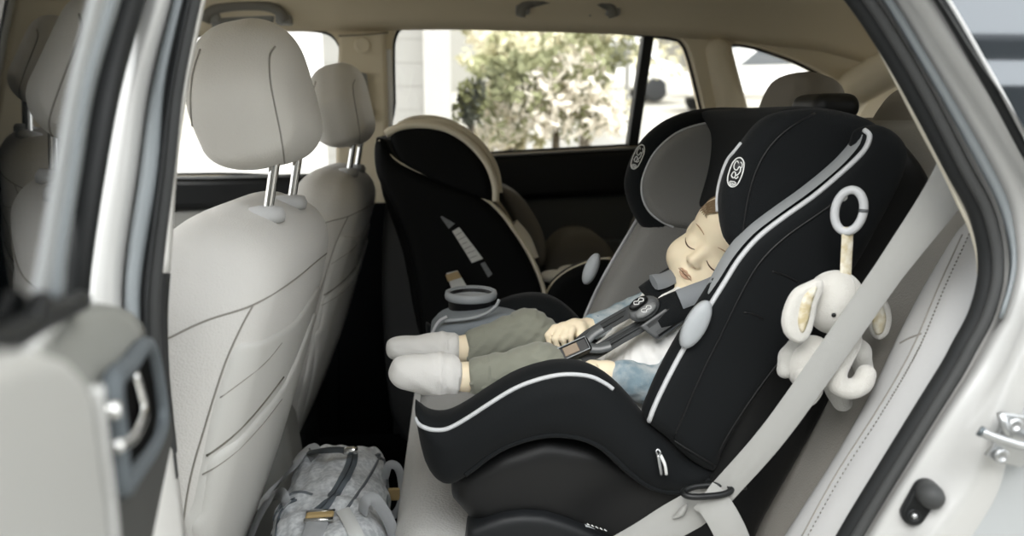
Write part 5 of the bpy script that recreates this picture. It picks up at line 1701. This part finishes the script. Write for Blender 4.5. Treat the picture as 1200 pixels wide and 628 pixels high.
# lining, harness pads, leg wings
union([slab(smoothpoly(XZ([(582, 216), (606, 226), (622, 246), (634, 270), (638, 294), (633, 308), (622, 300), (606, 268), (590, 240)], FM), 3), FM - 0.06, FM + 0.10, 0.02)], 0.006).build('seat_pad', [M_taupe], fs)
for q0, q1, w_ in (((602, 262, 1.03), (626, 303, 1.02), 0.035), ((599, 262, 1.10), (621, 300, 1.10), 0.035)):
    ribbon('harness_pad', catmull([W(*q0), W((q0[0] + q1[0]) / 2 + 3, (q0[1] + q1[1]) / 2 - 2, q0[2]), W(*q1)], 6), w_, 0.012, (0.8, -0.5, 0.4), [M_cpad], fs)
leg = [(637, 372), (640, 350), (650, 332), (668, 318), (692, 308), (716, 305), (740, 320), (740, 380), (690, 420), (640, 420)]
l1 = union([slab(smoothpoly(XZ(leg, FN), 3), FN, FN + 0.06, 0.018)], 0.007).build('leg_wing', [M_shell], fs)
tube('leg_edge', catmull([W(*q, FN + 0.02) for q in ((638, 370), (640, 350), (650, 332), (668, 318), (692, 308), (716, 304))], 6), 0.006, [M_cream], l1, 10)
union([slab(smoothpoly(XZ([(640, 318), (648, 296), (664, 280), (684, 275), (706, 280), (724, 300), (730, 330), (690, 340), (650, 338)], FM), 3), FM + 0.02, FR_ - 0.02, 0.035)], 0.007).build('leg_wing', [M_taupe], fs)
f = union([ell(W(650, 324, 1.0), (0.035, 0.03, 0.014)), ell(W(668, 319, 1.04), (0.03, 0.03, 0.016))], 0.005, 0.015)
f.build('buckle_pad', [M_cpad], fs)
# printed labels on its dark side
label_card('printed_label', [W(*q, FN - 0.002) for q in ((530, 271), (538, 266), (566, 303), (553, 308))], (0, -1, 0), fs, 6)
label_card('printed_label', [W(*q, FN - 0.002) for q in ((516, 254), (518, 253), (533, 262), (526, 268))], (0, -1, 0), fs, 2, mat('label_dim', '#77797a', 0.6))
label_card('printed_label', [W(*q, FN - 0.002) for q in ((563, 309), (568, 307), (577, 321), (572, 325))], (0, -1, 0), fs, 2, mat('label_dim', '#77797a', 0.6))
label_card('printed_label', [W(*q, FN - 0.006) for q in ((523, 320), (536, 317), (550, 340), (531, 344))], (0, -1, 0), fs, 0)
prism('label_stripe', [W(*q, FN - 0.008) for q in ((522, 322), (536, 317.5), (541, 325), (525, 330))], (0, -0.0008, 0), [mat('label_tan', '#a8916a', 0.7)], fs)

# ------------------------------------------------------------------ plush elephant on a ring
M_plush = mat('white_plush', '#c8c6c0', 1.0, bump=('noise', 800, 1.0), spec=0.05, sheen=0.5)
M_plushg = mat('pale_grey_plush', '#b5b4af', 1.0, bump=('noise', 800, 1.0), spec=0.05, sheen=0.5)
M_print = mat('printed_cotton', '#d8d4c6', 0.9, var=(90, '#b8aa86'))
el = thing('plush_elephant', 'white plush elephant toy hanging by a grey ring beside the black child seat', 'soft toy', W(975, 400, 0.155))
YE = 0.158
eb = Field(W(975, 390, YE) - Vector((0.08, 0.05, 0.11)), W(975, 390, YE) + Vector((0.08, 0.06, 0.10)), 0.0023)
eb.add(ell(W(978, 354, YE), (0.031, 0.027, 0.034)))
eb.add(ell(W(950, 426, YE + 0.004), (0.026, 0.022, 0.031)), 0.010)
trunk = [W(*q) for q in ((990, 378, .140), (997, 398, .132), (988, 418, .127), (980, 436, .125), (982, 450, .124), (996, 456, .123), (1010, 450, .123), (1015, 438, .124))]
tk = catmull(trunk, 3)
for i, (a, b) in enumerate(zip(tk, tk[1:])):
    eb.add(cap(a, b, 0.0105 - 0.00004 * i), 0.002)
ep = eb.build('body', [M_plush], el)
def limb(name, pts, r, m):
    P = [W(*q) for q in pts]
    f = union([cap(a, b, r[i], r[i + 1]) for i, (a, b) in enumerate(zip(P, P[1:]))], 0.0025, 0.006)
    return f.build(name, [m], el)
limb('arm', [(936, 402, .165), (924, 418, .168), (920, 434, .166)], [0.010, 0.0095, 0.009], M_plushg)
limb('arm', [(992, 398, .150), (1006, 412, .146), (1012, 432, .148)], [0.011, 0.0115, 0.010], M_plushg)
limb('leg', [(972, 440, .165), (982, 458, .166), (987, 471, .164)], [0.013, 0.0115, 0.0105], M_plushg)
limb('leg', [(946, 440, .150), (949, 455, .146), (946, 464, .142)], [0.014, 0.012, 0.011], M_plush)
for k in range(3):
    pass
def ear(pts, Y0, Y1, name):
    f = union([slab(smoothpoly(XZ(pts, (Y0 + Y1) / 2), 4), Y0, Y1, 0.0062)], 0.0025)
    return f.build(name, [M_plush], el)
e1 = ear([(962, 326), (946, 331), (930, 340), (920, 358), (916, 378), (921, 394), (934, 402), (946, 396), (953, 378), (957, 356), (964, 340)], 0.128, 0.1415, 'ear')
SE = Surf(e1)
patch('ear_lining', SE, [(957, 336), (944, 344), (938, 358), (935, 378), (940, 390), (947, 376), (951, 356)], 0.0015, [M_print], e1, 4, 0.003, Y=0.135)
e2 = ear([(1018, 340), (1030, 345), (1040, 354), (1044, 372), (1040, 390), (1030, 398), (1022, 394), (1016, 380), (1014, 358)], 0.150, 0.163, 'ear')
SE2 = Surf(e2)
patch('ear_lining', SE2, [(1024, 356), (1034, 358), (1038, 374), (1034, 389), (1026, 391), (1022, 376)], 0.0015, [M_print], e2, 4, 0.003, Y=0.15)
g = G(); SEB = Surf(ep)
l_, n_ = SEB.hit(977, 369, YE)
g.add(*lathe_geo([(0.0022, -0.001), (0.0024, 0.0006), (0.0015, 0.0016), (0, 0.002)], l_, n_, 12))
g.build('eye', [M_black], el)
on_line('seam', SEB, [(997, 322), (1002, 336), (1003, 354)], 0.0006, [M_plushg], ep, 0.0002, Y=YE)
st_ = ribbon('ribbon_loop', catmull([W(993, 266, .158), W(993, 280, .157), W(992, 300, .156), (W(991, 322, .152))], 5), 0.0125, 0.003, (0, -1, 0), [M_print], el)
rc = W(995, 247, 0.158)
RU = Vector((0.10, 0, 1)).normalized(); RS_ = Vector((0.82, -0.55, -0.05)).normalized()
ring = [rc + RU * (0.0215 * math.cos(t)) + RS_ * (0.0135 * math.sin(t)) for t in [2 * math.pi * k / 40 for k in range(40)]]
rg = tube('hanging_ring', ring, 0.0044, [mat('ring_grey', '#b7b9bb', 0.45)], el, 12, True)
q = ring[9]
g = G(); g.add(*tube_geo([ring[9], ring[10]], 0.00465, 12)); g.build('ring_catch', [mat('ring_gap', '#55585a', 0.6)], rg)
tube('hook_tip', catmull([W(991, 226, .163), W(991, 232, .166), W(988, 234, .17), W(985, 230, .175)], 4), 0.0017, [M_logo], rg, 8)

# ------------------------------------------------------------------ seat belt
M_belt = mat('belt_webbing', '#a0a09d', 0.75, bump=('wave', 500, 0.5), spec=0.2)
sbt = thing('seat_belt', 'pale grey seat belt running across the plush elephant to a black clip', 'seat belt', W(1120, 215, 0.06))
P = catmull([W(*q) for q in ((1128, 196, .06), (1098, 240, .078), (1040, 320, .098), (970, 420, .112), (905, 510, .128), (845, 578, .150))], 8)
n_ = Vector((-0.35, -0.8, 0.45))
ribbon('shoulder_webbing', P, [0.042 - 0.015 * min(1, i / 16) for i in range(len(P))], 0.0018, [Vector((-0.45 + 0.3 * i / len(P), -0.8, 0.45)) for i in range(len(P))], [M_belt], sbt)
P = catmull([W(*q) for q in ((845, 578, .152), (818, 594, .158), (786, 612, .162), (748, 636, .165), (690, 668, .170))], 8)
ribbon('lap_webbing', P, [0.026 + 0.012 * min(1, i / 10) for i in range(len(P))], 0.0018, Vector((0.0, -0.85, 0.5)), [M_belt], sbt)
tube('webbing_fold', catmull([W(*q) for q in ((805, 590, .154), (797, 602, .156), (788, 607, .158))], 5), [0.001, 0.002, 0.003, 0.0035, 0.004, 0.0038, 0.003, 0.0026, 0.0022, 0.0016, 0.001], [M_belt], sbt, 8)
P = catmull([W(*q) for q in ((824, 580, .148), (836, 590, .142), (850, 612, .132), (862, 640, .125), (875, 690, .12))], 8)
ribbon('buckle_webbing', P, 0.035, 0.0018, Vector((-0.1, -0.9, 0.3)), [M_belt], sbt)
kc = W(829, 575, 0.146)
rr = [kc + Vector((0.0260 * math.copysign(abs(math.cos(t)) ** 0.7, math.cos(t)), 0.008 * math.sin(t) , 0.0022 * math.sin(t) + 0.002 * math.cos(t))) for t in [2 * math.pi * k / 36 for k in range(36)]]
tube('locking_clip', rr, 0.0036, [M_black], sbt, 10, True, label='black plastic locking clip')
tube('clip_tail', catmull([kc + Vector((0.022, 0, 0.001)), kc + Vector((0.034, 0.0, 0.003)), kc + Vector((0.044, 0.004, -0.001))], 4), [0.0034, 0.0033, 0.0032, 0.003, 0.0028, 0.0026, 0.0024, 0.002, 0.0016], [M_black], sbt, 8)

# ------------------------------------------------------------------ nappy bag in the footwell
M_mel = mat('grey_melange_canvas', '#dfe1e3', 0.95, var=(140, '#bfc2c5'), bump=('noise', 500, 0.5), spec=0.1)
M_web2 = mat('grey_bag_webbing', '#a9abad', 0.85, bump=('wave', 300, 0.3))
M_zip = mat('zip_tape', '#5d646a', 0.7)
def WZ(px, py, z):
    d = ray(px, py)
    return CAM + d * ((z - CAM.z) / d.z)
ZT = 0.655
top = [(318, 606), (322, 592), (334, 574), (348, 548), (362, 531), (384, 527), (410, 531), (432, 524), (446, 524), (452, 540), (455, 565), (452, 600), (446, 640), (400, 668), (345, 660), (318, 634)]
TP = [WZ(a, b, ZT) for a, b in top]
tp = smoothpoly([(p.x, p.y) for p in TP], 3)
bag = thing('nappy_bag', 'grey melange nappy bag with zip and webbing handles on the floor behind the front seat', 'bag', (sum(p.x for p in TP) / len(TP), sum(p.y for p in TP) / len(TP), 0.33))
cxm, cym = sum(p.x for p in TP) / len(TP), sum(p.y for p in TP) / len(TP)
f = union([plate(tp, (0, 0, 0.502), (1, 0, 0), (0, 1, 0), 0.168, 0.045)], 0.0045)
f.warp(lambda x, y, z: np.where(z > 0.58, 1.0, 0.5) * (0.0035 * np.sin(55 * x + 38 * y + 3 * np.sin(30 * y)) + 0.0025 * np.sin(90 * y - 40 * x) + 0.0012 * np.sin(210 * x + 140 * z)) - 0.010 * np.exp(-(((x - cxm) * 0.8 + (y - cym) * 0.2) / 0.05) ** 2) * (z > 0.6))
bg_ = f.build('bag_body', [M_mel], bag)
SBG = Surf(bg_)
zpts = [(414, 531), (411, 545), (404, 560), (394, 577), (382, 592), (366, 606)]
P, N = SBG.line(zpts, 0.0015, 8, 0.6)
zo = ribbon('zip', P, 0.017, 0.0022, N, [M_zip], bag)
tube('zip_teeth', [p + n * 0.0016 for p, n in zip(P, N)], 0.0012, [mat('zip_dark', '#3b4146', 0.6)], zo, 6)
for pts in ([(447, 528), (440, 545), (428, 566), (414, 586), (402, 602)], [(326, 600), (332, 588), (342, 579), (354, 577), (366, 580)], [(449, 532), (453, 560), (453, 595)]):
    on_line('piping', SBG, pts, 0.0022, [mat('bag_piping', '#6e7276', 0.85)], bg_, 0.0006, n=8, Y=0.6)
for k in range(2):
    on_line('front_zip', SBG, [(318 + 5 * k, 632), (322 + 5 * k, 606), (332 + 4 * k, 592), (346 + 2 * k, 584 + 2 * k)], 0.0018, [M_zip], bg_, 0.0006, n=8, Y=0.55)
def bp3(q):
    """a point over the bag: (px, py, off) lies off the canvas, (px, py, off, Y) stands free at depth Y."""
    if len(q) == 4:
        return W(q[0], q[1], q[3])
    l, n = SBG.hit(q[0], q[1], 0.6)
    return l + n * q[2]
def bagstrap(name, pts, wd, n, m=M_web2, th=0.003):
    return ribbon(name, catmull([bp3(q) for q in pts], 6), wd, th, n, [m], bag)
l0 = SBG.hit(330, 585, 0.6)[0]
yl = l0.y
bagstrap('handle', [(292, 632, 0, yl - 0.05), (302, 608, 0, yl - 0.03), (314, 588, 0, yl - 0.01), (324, 579, 0, yl), (334, 582, 0.004), (338, 592, 0.003)], 0.018, Vector((-0.6, -0.6, 0.5)))
yb = SBG.hit(360, 540, 0.6)[0].y
bagstrap('side_strap', [(300, 598, 0, yl + 0.02), (322, 572, 0, yl + 0.05), (342, 548, 0, yb - 0.01), (354, 533, 0, yb + 0.01), (366, 530, 0.006), (372, 538, 0.003)], 0.024, Vector((-0.5, -0.3, 0.8)))
yt = SBG.hit(405, 540, 0.6)[0].y
bagstrap('back_strap', [(362, 534, 0.006), (378, 528, 0, yt), (398, 527, 0, yt), (411, 530, 0, yt)], 0.012, Vector((0, -0.5, 0.9)), mat('strap_dark', '#3a3f42', 0.7))
g = G(); g.add(*lathe_geo([(0.005, -0.011), (0.0068, -0.006), (0.0068, 0.006), (0.005, 0.011)], W(411, 528, yt), (1, 0, 0.1), 14))
g.build('zip_end', [M_chrome], bag)
yr = SBG.hit(446, 560, 0.6)[0].y
bagstrap('handle', [(449, 560, 0.003), (456, 545, 0, yr), (466, 548, 0, yr), (471, 566, 0, yr), (470, 590, 0, yr - 0.01), (460, 604, 0, yr - 0.01), (450, 596, 0, yr - 0.01)], 0.013, Vector((-0.2, -0.9, 0.35)))
yf = SBG.hit(440, 610, 0.6)[0].y - 0.012
bagstrap('handle', [(424, 604, 0.004), (428, 588, 0, yf), (437, 584, 0, yf), (447, 595, 0, yf), (458, 616, 0, yf), (464, 645, 0, yf)], 0.017, Vector((-0.3, -0.8, 0.5)))
g = G(); g.add(*box_geo(W(461, 579, yr - 0.006), (0.010, 0.003, 0.010)))
bevel(g.build('tag', [mat('tan_leather', '#b59c6c', 0.7)], bag, False), 0.002)
bagstrap('white_strap', [(402, 600, 0.004), (408, 610, 0.005), (415, 628, 0.006), (420, 645, 0.006)], 0.018, SBG.hit(410, 615, 0.6)[1], M_logo)
bl_, bnn = SBG.hit(374, 610, 0.6)
bux = (W(390, 611, bl_.y) - W(358, 613, bl_.y)).normalized()
buy = bnn.cross(bux).normalized()
bcn = bl_ + bnn * 0.007
g = G(); g.add(*box_geo(bcn, (0.0185, 0.006, 0.0045), (bux, buy, bnn)))
bk3 = bevel(g.build('strap_buckle', [mat('tan_leather', '#b59c6c', 0.7)], bag, False), 0.003)
for s_ in (-1, 1):
    tube('buckle_bar', [bcn + bux * -0.019 + buy * (0.0095 * s_), bcn + bux * 0.019 + buy * (0.0095 * s_)], 0.0032, [M_chrome], bk3, 10)
bagstrap('front_strap', [(375, 600, 0.003), (373, 612, 0.004), (366, 634, 0.004), (362, 650, 0.004)], 0.028, bnn)

# kinds that stand more than once share a group
for nm, gp in (('front_seat', 'front seats'), ('child_car_seat', 'child car seats on the rear bench'), ('rear_head_restraint', 'rear headrests'), ('grab_handle', 'grab handles under the roof'),
               ('flowering_bush', 'flowering bushes outside'), ('shrub', 'green shrubs outside'), ('tree', 'trees beyond the far windows'), ('house', 'houses around the car')):
    for o in COL.objects:
        if o.parent is None and o.name.split('.')[0] == nm:
            o['group'] = gp
